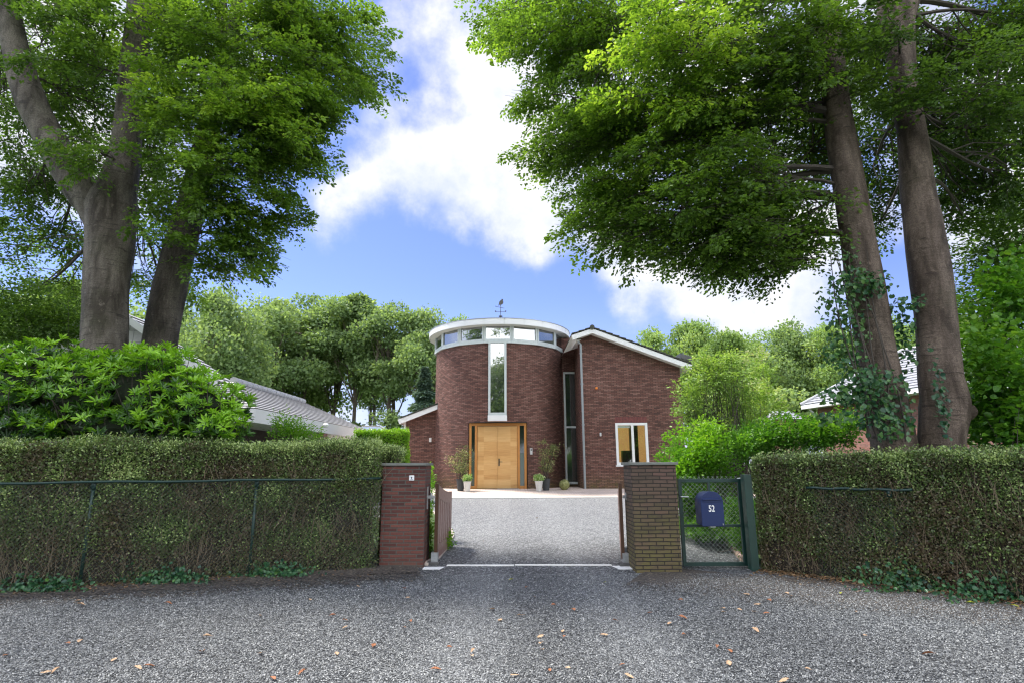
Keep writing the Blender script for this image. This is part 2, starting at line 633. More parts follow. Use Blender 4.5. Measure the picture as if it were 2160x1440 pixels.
def wood_mat():
    m_, t, p, out = mat('door_oak')
    oc = objc(t)
    mp = N(t, 'ShaderNodeMapping')
    mp.inputs['Scale'].default_value = (0.8, 6, 16)
    L(t, oc, mp.inputs['Vector'])
    g = noise_n(t, mp.outputs[0], 3.0, 6, 0.6)
    sz = N(t, 'ShaderNodeSeparateXYZ')
    L(t, oc, sz.inputs[0])
    bd = N(t, 'ShaderNodeTexWhiteNoise', noise_dimensions='2D')
    cb = N(t, 'ShaderNodeCombineXYZ')
    L(t, math_n(t, 'FLOOR', math_n(t, 'MULTIPLY', sz.outputs['Z'], 5.2)), cb.inputs[0])
    L(t, math_n(t, 'FLOOR', math_n(t, 'MULTIPLY', math_n(t, 'ADD', sz.outputs['X'], 0.6), 0.9)), cb.inputs[1])
    L(t, cb.outputs[0], bd.inputs['Vector'])
    v = math_n(t, 'ADD', math_n(t, 'MULTIPLY', g, 0.75), math_n(t, 'MULTIPLY', bd.outputs['Value'], 0.35), True)
    c = ramp(t, v, [(0.1, (0.42, 0.20, 0.06)), (0.5, (0.62, 0.35, 0.125)), (0.95, (0.76, 0.50, 0.22))])
    L(t, c, p.inputs['Base Color'])
    p.inputs['Roughness'].default_value = 0.45
    bump(t, p, g, 0.15, 0.003)
    return m_


M['wood'] = wood_mat()
M['wood_frame'] = simple('door_frame_oak', (0.50, 0.22, 0.055), 0.45, var=0.15, vscale=5)


def bark_mat(name, base, light, green, ridged=0.2, moss_amt=0.35):
    m_, t, p, out = mat(name)
    oc = objc(t)
    mp = N(t, 'ShaderNodeMapping')
    mp.inputs['Scale'].default_value = (3.2, 3.2, 0.8)
    L(t, oc, mp.inputs['Vector'])
    streak = noise_n(t, mp.outputs[0], 1.2, 6, 0.6, 0.3)
    mp2 = N(t, 'ShaderNodeMapping')
    mp2.inputs['Scale'].default_value = (1.6, 1.6, 11.0)
    L(t, oc, mp2.inputs['Vector'])
    ringn = noise_n(t, mp2.outputs[0], 1.4, 5, 0.65, 0.5)
    fine = noise_n(t, oc, 45.0, 5, 0.7)
    c = mixc(t, maprange(t, streak, 0.38, 0.62), tuple(x * .8 for x in base), tuple(x * 1.5 for x in light))
    patch = noise_n(t, oc, 1.3, 5, 0.6)
    c = mixc(t, math_n(t, 'MULTIPLY', maprange(t, patch, 0.52, 0.7), moss_amt), c, green)
    c = mixc(t, math_n(t, 'MULTIPLY', maprange(t, ringn, 0.58, 0.66), 0.7), c, tuple(x * 0.35 for x in base))
    c = mixc(t, maprange(t, fine, 0.4, 0.6, 0, 0.5), c, tuple(x * 0.45 for x in base))
    c = mixc(t, maprange(t, noise_n(t, oc, 9.0, 6, .75), .58, .66, 0, .45), c, tuple(x * 1.8 for x in light))
    L(t, c, p.inputs['Base Color'])
    p.inputs['Roughness'].default_value = 0.7
    p.inputs['Specular IOR Level'].default_value = 0.3
    mp3 = N(t, 'ShaderNodeMapping')
    mp3.inputs['Scale'].default_value = (26.0, 26.0, 9.0)
    L(t, oc, mp3.inputs['Vector'])
    rid = noise_n(t, mp3.outputs[0], 1.0, 5, 0.6, 0.6)
    h = math_n(t, 'ADD', math_n(t, 'MULTIPLY', ringn, 0.6), math_n(t, 'MULTIPLY', rid, ridged * 3))
    bump(t, p, math_n(t, 'ADD', h, math_n(t, 'MULTIPLY', fine, 0.5)), 0.9, 0.05)
    return m_


M['bark_a'] = bark_mat('beech_bark', (0.060, 0.048, 0.036), (0.135, 0.118, 0.098), (0.055, 0.065, 0.025), 0.2)
M['bark_b'] = bark_mat('rough_beech_bark', (0.055, 0.045, 0.035), (0.125, 0.108, 0.088), (0.05, 0.06, 0.025), 0.9)
M['bark_c'] = bark_mat('brown_beech_bark', (0.065, 0.045, 0.032), (0.14, 0.108, 0.085), (0.055, 0.06, 0.025), 0.15, 0.3)

# foliage colours (tone 0..1 is leaf colour; beech and rhododendron add painted light and shade)
M['leaf_beech'] = leaf_mat('beech_leaves', [(0, (0.055, 0.110, 0.018)), (0.5, (0.105, 0.200, 0.028)), (0.85, (0.18, 0.31, 0.036)), (1, (0.27, 0.40, 0.055))], 0.52, tcol=1.75)
M['leaf_beech_dark'] = leaf_mat('beech_leaves_dark', [(0, (0.045, 0.095, 0.018)), (0.5, (0.085, 0.165, 0.027)), (0.85, (0.14, 0.25, 0.034)), (1, (0.21, 0.33, 0.05))], 0.5, tcol=1.7)
M['leaf_bright'] = leaf_mat('bright_leaves', [(0, (0.06, 0.17, 0.012)), (0.5, (0.12, 0.30, 0.015)), (1, (0.24, 0.42, 0.04))], 0.42)
M['leaf_right'] = leaf_mat('broad_hazel_leaves', [(0, (0.035, 0.11, 0.012)), (0.5, (0.08, 0.22, 0.02)), (1, (0.17, 0.33, 0.035))], 0.45)
M['leaf_rhodo'] = leaf_mat('rhododendron_leaves', [(0, (0.016, 0.045, 0.014)), (0.42, (0.035, 0.10, 0.016)), (0.66, (0.10, 0.25, 0.016)), (1, (0.26, 0.50, 0.03))], 0.32, 0.3, 0.5)
M['leaf_hedge'] = leaf_mat('hedge_leaves', [(0, (0.115, 0.085, 0.050)), (0.25, (0.105, 0.098, 0.048)), (0.5, (0.070, 0.105, 0.032)), (0.8, (0.115, 0.20, 0.045)), (1, (0.38, 0.48, 0.18))], 0.2, 0.4, 0.5)
M['leaf_ivy'] = leaf_mat('ivy_leaves', [(0, (0.014, 0.055, 0.035)), (0.6, (0.04, 0.12, 0.045)), (1, (0.09, 0.19, 0.045))], 0.18, 0.35)
M['leaf_far'] = leaf_mat('far_leaves', [(0, (0.095, 0.155, 0.065)), (0.5, (0.17, 0.26, 0.11)), (1, (0.28, 0.38, 0.17))], 0.5, 0.6, 0.25)
M['leaf_far_yellow'] = leaf_mat('far_leaves_light', [(0, (0.11, 0.18, 0.055)), (0.5, (0.19, 0.30, 0.09)), (1, (0.32, 0.43, 0.15))], 0.42, 0.6, 0.25)
M['leaf_conifer'] = leaf_mat('conifer_needles', [(0, (0.05, 0.10, 0.07)), (1, (0.14, 0.22, 0.16))], 0.25, 0.7)
M['leaf_maple'] = leaf_mat('pale_maple_leaves', [(0, (0.10, 0.18, 0.04)), (0.5, (0.18, 0.31, 0.06)), (0.85, (0.28, 0.42, 0.10)), (1, (0.42, 0.46, 0.24))], 0.35, 0.5)
M['leaf_pot'] = leaf_mat('potted_leaves', [(0, (0.07, 0.12, 0.03)), (0.5, (0.17, 0.22, 0.07)), (1, (0.45, 0.45, 0.22))], 0.25, 0.4)
M['leaf_petal'] = leaf_mat('variegated_leaves', [(0, (0.12, 0.28, 0.05)), (0.5, (0.25, 0.42, 0.12)), (1, (0.6, 0.65, 0.4))], 0.25, 0.5)
M['leaf_grass'] = leaf_mat('grass_blades', [(0, (0.05, 0.13, 0.02)), (1, (0.14, 0.26, 0.04))], 0.3, 0.6)
M['hedge_core'] = simple('hedge_inner_wood', (0.032, 0.026, 0.017), 0.95, var=0.5, vscale=12, bmp=0.6, bscale=30)
M['green_core'] = simple('bush_inner_wood', (0.014, 0.022, 0.008), 0.95, var=0.4, vscale=8)

# ------------------------------------------------------------------ ground, drive, terrace
def tracks(t, pos, c):
    """paler grit in the two wheel tracks that run through the gate, darker fines between and beside them"""
    sp_ = N(t, 'ShaderNodeSeparateXYZ')
    L(t, pos, sp_.inputs[0])
    xx_ = math_n(t, 'ADD', sp_.outputs['X'], math_n(t, 'MULTIPLY', math_n(t, 'SUBTRACT', noise_n(t, pos, .5, 3), .5), .8))
    d_ = math_n(t, 'ABSOLUTE', math_n(t, 'SUBTRACT', math_n(t, 'ABSOLUTE', math_n(t, 'SUBTRACT', xx_, .32)), .80))
    f_ = maprange(t, d_, .55, .05, 0, 1, True)
    c = mixc(t, math_n(t, 'MULTIPLY', f_, .2), c, mixc(t, .5, c, (.52, .53, .54)))
    g_ = maprange(t, math_n(t, 'ABSOLUTE', math_n(t, 'SUBTRACT', xx_, .32)), .45, .1, 0, .35, True)
    return mixc(t, g_, c, mixc(t, .5, c, (.05, .05, .052)))


def gravel_mat():
    m_, t, p, out = mat('gravel')
    pos = geo_pos(t)
    v1 = N(t, 'ShaderNodeTexVoronoi', feature='F1', i_Scale=44.0)
    v1.inputs['Randomness'].default_value = 1.0
    mp = N(t, 'ShaderNodeMapping')
    mp.inputs['Scale'].default_value = (1.0, 0.8, 0.05)
    L(t, pos, mp.inputs['Vector'])
    L(t, mp.outputs[0], v1.inputs['Vector'])
    v2 = N(t, 'ShaderNodeTexVoronoi', feature='DISTANCE_TO_EDGE', i_Scale=44.0)
    L(t, mp.outputs[0], v2.inputs['Vector'])
    v3 = N(t, 'ShaderNodeTexVoronoi', feature='F1', i_Scale=21.0)
    L(t, mp.outputs[0], v3.inputs['Vector'])
    bw = N(t, 'ShaderNodeSeparateColor')
    L(t, v1.outputs['Color'], bw.inputs[0])
    bw3 = N(t, 'ShaderNodeSeparateColor')
    L(t, v3.outputs['Color'], bw3.inputs[0])
    f = math_n(t, 'ADD', math_n(t, 'MULTIPLY', bw.outputs[0], 0.85), math_n(t, 'MULTIPLY', bw3.outputs[1], 0.15))
    c = ramp(t, f, [(0.0, (0.018, 0.020, 0.023)), (0.35, (0.065, 0.071, 0.078)), (0.65, (0.18, 0.19, 0.20)), (0.88, (0.40, 0.415, 0.43)), (1.0, (0.62, 0.63, 0.63))])
    gap = maprange(t, v2.outputs['Distance'], 0.0, 0.12, 0.0, 1.0)
    c = mixc(t, gap, (0.03, 0.03, 0.032), c)
    big = noise_n(t, pos, 0.55, 5, 0.6, 0.3)
    c = mixc(t, maprange(t, big, 0.4, 0.72, 0.0, 0.45), c, mixc(t, 0.5, c, (0.075, 0.07, 0.065)))
    c = tracks(t, pos, c)
    # drive beyond the gate painted paler in place of sun and sky light
    sp = N(t, 'ShaderNodeSeparateXYZ')
    L(t, pos, sp.inputs[0])
    far = maprange(t, math_n(t, 'ADD', sp.outputs['Y'], math_n(t, 'MULTIPLY', big, 3.0)), 10.5, 15.5, 0, 1, True)
    c = mixc(t, math_n(t, 'MULTIPLY', far, 0.55), c, mixc(t, maprange(t, bw.outputs[0], 0, 1), (0.22, 0.23, 0.245), (0.68, 0.69, 0.71)))
    # humus gathered along the hedge foot
    L(t, c, p.inputs['Base Color'])
    p.inputs['Roughness'].default_value = 0.6
    p.inputs['Specular IOR Level'].default_value = 0.35
    h = math_n(t, 'ADD', maprange(t, v2.outputs['Distance'], 0.0, 0.35), math_n(t, 'MULTIPLY', bw.outputs[1], 0.9))
    bump(t, p, h, 1.0, 0.016)
    return m_


def soil_mat():
    m_, t, p, out = mat('leaf_mould_soil')
    pos = geo_pos(t)
    v1 = N(t, 'ShaderNodeTexVoronoi', feature='F1', i_Scale=45.0)
    L(t, pos, v1.inputs['Vector'])
    bw = N(t, 'ShaderNodeSeparateColor')
    L(t, v1.outputs['Color'], bw.inputs[0])
    c = ramp(t, bw.outputs[0], [(0.0, (0.022, 0.018, 0.016)), (0.6, (0.055, 0.046, 0.042)), (0.93, (0.10, 0.085, 0.07)), (1.0, (0.24, 0.2, 0.15))])
    L(t, c, p.inputs['Base Color'])
    p.inputs['Roughness'].default_value = 0.9
    bump(t, p, bw.outputs[1], 0.8, 0.012)
    # frayed edge: the soil thins out into the gravel
    uv = N(t, 'ShaderNodeUVMap').outputs[0]
    su = N(t, 'ShaderNodeSeparateXYZ')
    L(t, uv, su.inputs[0])
    e = math_n(t, 'ADD', su.outputs['Y'], math_n(t, 'ADD', math_n(t, 'MULTIPLY', math_n(t, 'SUBTRACT', noise_n(t, pos, 3.0, 6, 0.7), 0.5), 0.9), math_n(t, 'MULTIPLY', math_n(t, 'SUBTRACT', bw.outputs[2], 0.5), 0.55)))
    p.inputs['Alpha'].default_value = 1.0
    L(t, math_n(t, 'GREATER_THAN', e, 0.42), p.inputs['Alpha'])
    return m_


M['gravel'] = gravel_mat()
M['soil'] = soil_mat()


def strip_sheet(name, x0, x1, y0, y1, dz, mt, nx=1, ny=40, bumps=0.0):
    mb = MB()
    ys = sorted(set([y0 + (y1 - y0) * i / ny for i in range(ny + 1)] + [y for y in (9.2, 20.8, 23.7) if y0 < y < y1]))
    xs = [x0 + (x1 - x0) * i / nx for i in range(nx + 1)]
    P = [(x, y, gz(y) + dz) for y in ys for x in xs]
    nx1 = len(xs)
    F = [(j * nx1 + i, j * nx1 + i + 1, (j + 1) * nx1 + i + 1, (j + 1) * nx1 + i) for j in range(len(ys) - 1) for i in range(nx)]
    mb.add(P, F)
    return tag(mb.build(name, mt), kind='structure')


def lawn_mat():
    m_, t, p, out = mat('garden_ground')
    pos = geo_pos(t)
    c = ramp(t, noise_n(t, pos, 1.2, 8, 0.7), [(0.3, (0.03, 0.05, 0.015)), (0.6, (0.06, 0.11, 0.025)), (0.8, (0.09, 0.08, 0.05))])
    L(t, c, p.inputs['Base Color'])
    p.inputs['Roughness'].default_value = 0.95
    bump(t, p, noise_n(t, pos, 40, 4), 0.6, 0.02)
    return m_


# one sheet of terrain to the horizon
gm = MB()
ys = [-1500, -200, -40, 0, 9.2, 20.8, 23.7, 60, 300, 1500]
xs = [-1500, -200, -40, 0, 40, 200, 1500]
P = [(x, y, (gz(y) if y < 60 else 0.62) - 0.012) for y in ys for x in xs]
gm.add(P, [(j * 7 + i, j * 7 + i + 1, (j + 1) * 7 + i + 1, (j + 1) * 7 + i) for j in range(len(ys) - 1) for i in range(6)])
tag(gm.build('ground', lawn_mat()), kind='structure')

# gravel forecourt (street side) and gravel drive
strip_sheet('forecourt', -16, 16, -6, 9.0, 0.0, M['gravel'], 4, 12)
strip_sheet('driveway', -5.2, 5.2, 9.0, 20.95, 0.0, M['gravel'], 4, 24)

# terrace of pinkish clinker in front of the house
def terrace_mat():
    m_, t, p, out = mat('terrace_paving')
    pos = geo_pos(t)
    b = N(t, 'ShaderNodeTexBrick', offset=0.5)
    L(t, pos, b.inputs['Vector'])
    for k, v in (('Scale', 1.0), ('Mortar Size', 0.006), ('Brick Width', 0.2), ('Row Height', 0.06)):
        b.inputs[k].default_value = v
    b.inputs['Color1'].default_value = (0.56, 0.44, 0.38, 1)
    b.inputs['Color2'].default_value = (0.72, 0.61, 0.55, 1)
    b.inputs['Mortar'].default_value = (0.34, 0.29, 0.25, 1)
    c = mixc(t, maprange(t, noise_n(t, pos, 1.5, 6, 0.7), 0.4, 0.7, 0, 0.5), b.outputs['Color'], (0.36, 0.31, 0.24))
    L(t, c, p.inputs['Base Color'])
    p.inputs['Roughness'].default_value = 0.85
    return m_


strip_sheet('terrace', -9, 9, 20.9, 29.5, 0.012, terrace_mat(), 4, 10)
kb = MB()
for i in range(60):
    x0 = -9 + i * 0.3
    kb.box(x0 + 0.005, x0 + 0.295, 20.84, 20.9, 0.40, gz(20.87) + 0.03)
tag(kb.build('terrace_edging', M['concrete']), kind='structure')

# ------------------------------------------------------------------ the brick house
HF = 0.62                                   # floor level of the house
XC, YC, RD = -0.60, 26.8, 3.0                # drum centre and radius
house = empty('brick_house', (XC, 24.0, HF), 0,
              'red brick house with round entrance tower, white disc roof and oak double door', 'house')
zt_drum = float(at(1051, 722, YC - RD)[2])
zdoor = float(at(1050, 889, YC - RD + 0.1)[2])
zw0 = float(at(1050, 887, YC - RD)[2])      # underside of the tall window's apron
xdL, xdR = float(at(987, 1000, 24.05)[0]), float(at(1113, 1000, 24.05)[0])
xwL, xwR = float(at(1030, 800, 23.8)[0]), float(at(1068.5, 800, 23.8)[0])


def drum_pt(x, r=RD):
    return math.asin(max(-1, min(1, (x - XC) / r)))


def cyl(a, r, z):
    return (XC + r * math.sin(a), YC - r * math.cos(a), z)


angs = sorted(set([R_(-180 + i * 3.0) for i in range(121)] + [drum_pt(x) for x in (xdL, xdR, xwL, xwR)]))
zs = [HF - 0.1, zdoor, zw0, zt_drum]
dm = MB()
for i in range(len(angs) - 1):
    a0, a1 = angs[i], angs[i + 1]
    am = (a0 + a1) / 2
    for j in range(3):
        if j == 0 and drum_pt(xdL) < am < drum_pt(xdR):
            continue
        if j == 2 and drum_pt(xwL) < am < drum_pt(xwR):
            continue
        dm.add([cyl(a0, RD, zs[j]), cyl(a1, RD, zs[j]), cyl(a1, RD, zs[j + 1]), cyl(a0, RD, zs[j + 1])], [(0, 1, 2, 3)],
               [[(a0 * RD, zs[j]), (a1 * RD, zs[j]), (a1 * RD, zs[j + 1]), (a0 * RD, zs[j + 1])]])
# reveals of the door opening (jambs and head) and top plate
for x, sgn in ((xdL, 1), (xdR, -1)):
    a = drum_pt(x)
    p0 = cyl(a, RD, 0)
    dm.quad((x, p0[1], HF - .1), (x, 24.5, HF - .1), (x, 24.5, zdoor), (x, p0[1], zdoor), uv=[(p0[1], HF), (24.5, HF), (24.5, zdoor), (p0[1], zdoor)])
dm.build('tower_wall', M['brick'], house, smooth=False)
lm = MB()      # steel lintel underside
aL, aR = drum_pt(xdL), drum_pt(xdR)
arc = [cyl(aL + (aR - aL) * k / 16, RD - .004, zdoor + .004) for k in range(17)] + [(xdR, 24.6, zdoor + .004), (xdL, 24.6, zdoor + .004)]
lm.prism(arc, (0, 0, -0.028))
lm.build('door_lintel', M['dark'], house)

# door set: frame, two leaves, two sidelights
YD = 24.10
df = MB()
zt_ = zdoor - 0.03
fw = 0.12
xl, xr = xdL + 0.03, xdR - 0.03
sideL, sideR = float(at(1001, 1000, YD)[0]), float(at(1097, 1000, YD)[0])   # inner edges of sidelights
postL, postR = sideL, sideR
for x in (xl, xr - 0.10):
    df.box(x, x + 0.10, YD, YD + 0.12, HF + .01, zt_)
df.box(xl + .10, xr - .10, YD + .002, YD + 0.12, zt_ - 0.11, zt_)
for x in (postL, postR - 0.10):
    df.box(x, x + 0.10, YD + .001, YD + 0.119, HF + .01, zt_ - .11)
df.box(xl + .10, postL, YD + .002, YD + .12, HF + .01, HF + .13)
df.box(postR, xr - .10, YD + .002, YD + .12, HF + .01, HF + .13)
dfo = df.build('door_frame', M['wood_frame'], house, bevel=0.006)
lx0, lx1 = postL + .10, postR - .10
xm = (lx0 + lx1) / 2
for k, (x0, x1) in enumerate(((lx0 + .008, xm - .004), (xm + .004, lx1 - .008))):
    d = MB()
    y = YD + 0.03
    d.box(x0, x1, y, y + 0.06, HF + .07, zt_ - .13)
    d.box(x0, x1, y - 0.012, y - 0.002, HF + .03, HF + 0.13)
    for b in range(8 if k == 0 else 5):       # boards as faint raised fields
        hh = (zt_ - .15 - HF - .14) / (8 if k == 0 else 5)
        z0 = HF + .14 + b * hh
        d.box(x0 + .012, x1 - .012, y - 0.009, y - 0.001, z0 + .004, z0 + hh - .004)
    if k == 0:
        d.box(x1 - 0.035, x1 + .012, y - 0.03, y - 0.011, HF + .03, zt_ - .13)
    dr = d.build('door', M['wood'], house, bevel=0.003)
    if k == 1:
        h = MB()
        hx, hz_ = x0 + 0.07, float(at(1054, 973, YD)[2])
        h.box(hx - .028, hx + .028, y - .022, y - .0095, hz_ - .17, hz_ + .13)
        h.tube([(hx, y - .02, hz_), (hx, y - .085, hz_), (hx + .03, y - .09, hz_), (hx + .14, y - .09, hz_ - .005)], 0.012, 8)
        h.lathe((hx, y - .03, hz_ + .07), [(0.02, -.01), (.02, .01)], 10)
        h.build('handle', simple('door_handle_bronze', (0.10, 0.09, 0.07), 0.35, metal=0.8), dr)
for x0, x1 in ((xl + .10, postL), (postR, xr - .10)):
    g = MB()
    g.box(x0, x1, YD + .05, YD + .06, HF + 1.45, zt_ - .11)
    so = g.build('sidelight', M['glass_dark'], house)
    g = MB()
    g.box(x0, x1, YD + .05, YD + .062, HF + .13, HF + 1.447)
    g.build('frosted_pane', M['glass_green'], so)
th = MB()
th.box(lx0 - .4, lx1 + .2, YD - .16, YD + .1, HF - .02, HF + .014)
th.build('doorstep', simple('doorstep_stone', (0.22, 0.23, 0.24), .7), house)
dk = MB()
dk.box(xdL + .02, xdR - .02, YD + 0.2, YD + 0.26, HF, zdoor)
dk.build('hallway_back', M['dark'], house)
mat_o = MB()
mat_o.box(lx0 + .85, lx1 + .05, YD - .42, YD - .2, HF + .014, HF + .03)
mat_o.obox((lx0 + .85, YD - .44, HF + .013), (lx1 - lx0 - .8, 0, 0), (0, .019, 0), (0, 0, .02))
tag(mat_o.build('doormat', simple('doormat_edge', (0.5, 0.5, 0.5), .5)), 'narrow grey doormat with pale metal edge on the terrace before the double door', 'doormat')


def window(parent, a, b, z0, z1, fw=0.06, d=0.07, glass=None, frame=None, muls=(), bars=(), name='window', head=None, sub=True, out=None):
    """a, b: plan points (x, y) left and right as seen from outside"""
    a, b = np.array([a[0], a[1], 0.0]), np.array([b[0], b[1], 0.0])
    u = b - a
    w = np.linalg.norm(u)
    u /= w
    n = np.array([u[1], -u[0], 0.0])         # outward
    f = MB()
    Z = lambda z: np.array([0, 0, z])
    f.obox(a + Z(z0) - n * d / 2, u * fw, n * d, Z(z1 - z0))
    f.obox(b - u * fw + Z(z0) - n * d / 2, u * fw, n * d, Z(z1 - z0))
    f.obox(a + u * fw + Z(z0) - n * (d / 2 - .001), u * (w - 2 * fw), n * (d - .002), Z(fw * 1.15))
    f.obox(a + u * fw + Z(z1 - fw) - n * (d / 2 - .001), u * (w - 2 * fw), n * (d - .002), Z(fw))
    for mx in muls:
        f.obox(a + u * (mx - fw / 2) + Z(z0 + fw * 1.15) - n * (d / 2 - .002), u * fw, n * (d - .004), Z(z1 - z0 - fw * 2.15))
    for bz in bars:
        f.obox(a + u * fw + Z(bz - fw / 2) - n * (d / 2 - .003), u * (w - 2 * fw), n * (d - .006), Z(fw))
    wo_ = f.build(name, frame or M['frame'], parent, bevel=0.004)
    xs = [fw] + [q for mx in muls for q in (mx - fw / 2, mx + fw / 2)] + [w - fw]
    zz = [z0 + fw * 1.15] + [q for bz in bars for q in (bz - fw / 2, bz + fw / 2)] + [z1 - fw]
    for i in range(0, len(xs), 2):
        for j in range(0, len(zz), 2):
            g = MB()
            g.obox(a + u * xs[i] + Z(zz[j]) - n * .012, u * (xs[i + 1] - xs[i]), n * .012, Z(zz[j + 1] - zz[j]))
            g.build('pane', glass or M['glass'], wo_)
    return wo_


# tall window over the door, with its white apron
yw = YC - RD - 0.01
zpt = zt_drum + 0.02
zwin0 = float(at(1050, 875, yw)[2])
window(house, (xwL, yw), (xwR, yw), zwin0, zpt + .03, 0.095, 0.12, name='tall_window')
ap = MB()
ap.box(xwL - .015, xwR + .015, yw - 0.09, yw + .12, zw0 - .005, zwin0 - .002)
ap.build('window_apron', M['white'], house, bevel=.006)
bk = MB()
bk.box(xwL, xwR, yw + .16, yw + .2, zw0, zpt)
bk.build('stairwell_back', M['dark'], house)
lv = MB()      # jambs of the window opening
for x in (xwL - .006, xwR):
    lv.box(x, x + .006, yw + .06, yw + .2, zwin0, zpt)
lv.build('window_jamb', M['frame'], house)

# clerestory: sixteen facets with posts
zc0 = zt_drum
zc1 = float(at(1050, 686, YC - RD)[2])
RC = 3.04
corn = [R_(-11.25 - 22.5 * 8 + 22.5 * k) for k in range(17)]
cl = MB()
ring_lo = [cyl(a, RC + .03, zc0 - .02) for a in corn[:16]]
cl.lathe((XC, YC, zc0), [(RC + .06, -.03), (RC + .06, .055), (RC - .1, .055)], 16, a0=R_(-90 - 11.25))
cl.build('clerestory_sill', M['frame'], house)
for k in range(16):
    a0, a1 = corn[k], corn[k + 1]
    if abs((a0 + a1) / 2) > R_(100):
        continue
    p0, p1 = cyl(a0, RC, 0), cyl(a1, RC, 0)
    window(house, p0[:2], p1[:2], zc0 + .057, zc1 + .12, 0.085, 0.10, name='clerestory_window')
inn = MB()
inn.lathe((XC, YC, zc0), [(RC - .35, -.3), (RC - .35, 1.1)], 16, a0=R_(-90 - 11.25))
inn.build('clerestory_room', simple('clerestory_inside', (0.06, 0.075, 0.065), 0.8), house)

# disc roof: soffit, fascia with joints, dark edge trim, shallow cone
RR = 3.36
zf0 = float(at(1051, 683.5, YC - RR)[2])
zf1 = float(at(1051, 671.5, YC - RR)[2])
rf = MB()
rf.lathe((XC, YC, 0), [(2.6, zf0 - .01), (RR - .06, zf0 - .01), (RR - .06, zf1 - .03), (2.5, zf1 + .03), (0.15, zf1 + .12)], 96)
rfo = rf.build('disc_roof', M['soffit'], house, smooth=False)
fa = MB()
for k in range(24):
    a0, a1 = R_(k * 15 + .12 + 5), R_(k * 15 + 14.88 + 5)
    n_ = 6
    P = []
    for i in range(n_ + 1):
        a = a0 + (a1 - a0) * i / n_
        P += [cyl(a, RR, zf0), cyl(a, RR, zf1), cyl(a, RR - .05, zf1), cyl(a, RR - .05, zf0)]
    F = []
    for i in range(n_):
        for q in range(4):
            F.append((i * 4 + q, (i + 1) * 4 + q, (i + 1) * 4 + (q + 1) % 4, i * 4 + (q + 1) % 4))
    fa.add(P, F)
fa.build('fascia', M['white'], rfo)
tr = MB()
tr.lathe((XC, YC, zf1), [(RR - .08, .0), (RR + .015, .0), (RR + .015, .028), (RR - .2, .03)], 96)
tr.build('edge_trim', M['zinc'], rfo)

# intercom, small wall lights
ic = MB()
pi = at(1120, 951, 24.15)
a = drum_pt(pi[0])
c0 = np.array(cyl(a, RD + .004, pi[2]))
uu = np.array([math.cos(a), math.sin(a), 0])
nn = np.array([math.sin(a), -math.cos(a), 0])
ic.obox(c0 - uu * .055 - np.array([0, 0, .13]), uu * .11, nn * .03, (0, 0, .26))
io = ic.build('intercom', simple('intercom_grey', (0.55, 0.56, 0.56), .4), house, bevel=.005)
ic = MB()
ic.obox(c0 - uu * .035 + nn * .031 + np.array([0, 0, .03]), uu * .07, nn * .004, (0, 0, .06))
ic.build('speaker_grille', simple('intercom_dark', (.08, .08, .08), .4), io)

# ---- recessed link wall with the second tall window
YL = 26.0
xa, xb = XC + 2.8, float(at(1229, 900, YL)[0])
lk = MB()
zl1 = float(at(1205, 735, YL)[2])
lw0, lw1 = float(at(1190.5, 900, YL)[0]), float(at(1221.5, 900, YL)[0])
zz0, zz1 = float(at(1205, 1020, YL)[2]), float(at(1205, 784, YL)[2])
lk.box(xa, lw0, YL, YL + .3, HF - .1, zl1 + .5)
lk.box(lw1, xb + .3, YL, YL + .3, HF - .1, zl1 + .5)
lk.box(lw0, lw1, YL + .001, YL + .3, zz1, zl1 + .5)
lk.box(lw0, lw1, YL + .001, YL + .3, HF - .1, zz0)
lk.build('link_wall', M['brick'], house)
window(house, (lw0, YL), (lw1, YL), zz0, zz1, .085, .1, name='narrow_window', bars=[float(at(1205, 900, YL)[2])], glass=glass_mat('narrow_window_glass', (0.02, .03, .028), .16, .04))
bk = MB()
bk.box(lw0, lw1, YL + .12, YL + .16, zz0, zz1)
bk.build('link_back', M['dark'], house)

# ---- right wing with gable
YR = 23.85
gx0, gx1 = float(at(1227, 900, YR)[0]), float(at(1442, 900, YR)[0])
pk = at(1249, 693, YR)
ev = at(1460, 769, YR)
slope = (pk[2] - ev[2]) / (ev[0] - pk[0])
zleft = float(at(1227, 716, YR)[2])
gw = MB()
PF = lambda x: pk[2] - .14 - slope * (x - pk[0]) if x > pk[0] else pk[2] - .14 - 0.42 * (pk[0] - x)
wxL, wxR = float(at(1299, 930, YR)[0]), float(at(1367, 930, YR)[0])
wz0, wz1 = float(at(1333, 980, YR)[2]), float(at(1333, 891, YR)[2])


def wallpoly(mb, pts):
    mb.add([(x, YR, z) for x, z in pts], [tuple(range(len(pts)))], [[(x, z) for x, z in pts]])


wallpoly(gw, [(gx0, HF - .1), (wxL, HF - .1), (wxL, PF(wxL)), (pk[0], PF(pk[0])), (gx0, PF(gx0))])
wallpoly(gw, [(wxR, HF - .1), (gx1, HF - .1), (gx1, PF(gx1)), (wxR, PF(wxR))])
wallpoly(gw, [(wxL, HF - .1), (wxR, HF - .1), (wxR, wz0), (wxL, wz0)])
wallpoly(gw, [(wxL, wz1 + .26), (wxR, wz1 + .26), (wxR, PF(wxR)), (wxL, PF(wxL))])
gw.quad((gx0, YR + 9, HF - .1), (gx0, YR, HF - .1), (gx0, YR, PF(gx0)), (gx0, YR + 9, PF(gx0)), uv=[(9, HF), (0, HF), (0, 6), (9, 6)])
gw.quad((gx1, YR, HF - .1), (gx1, YR + 9, HF - .1), (gx1, YR + 9, PF(gx1)), (gx1, YR, PF(gx1)), uv=[(0, HF), (9, HF), (9, 5), (0, 5)])
for x in (wxL, wxR):
    gw.quad((x, YR, wz0), (x, YR + .12, wz0), (x, YR + .12, wz1), (x, YR, wz1))
gw.build('wing_wall', M['brick'], house)
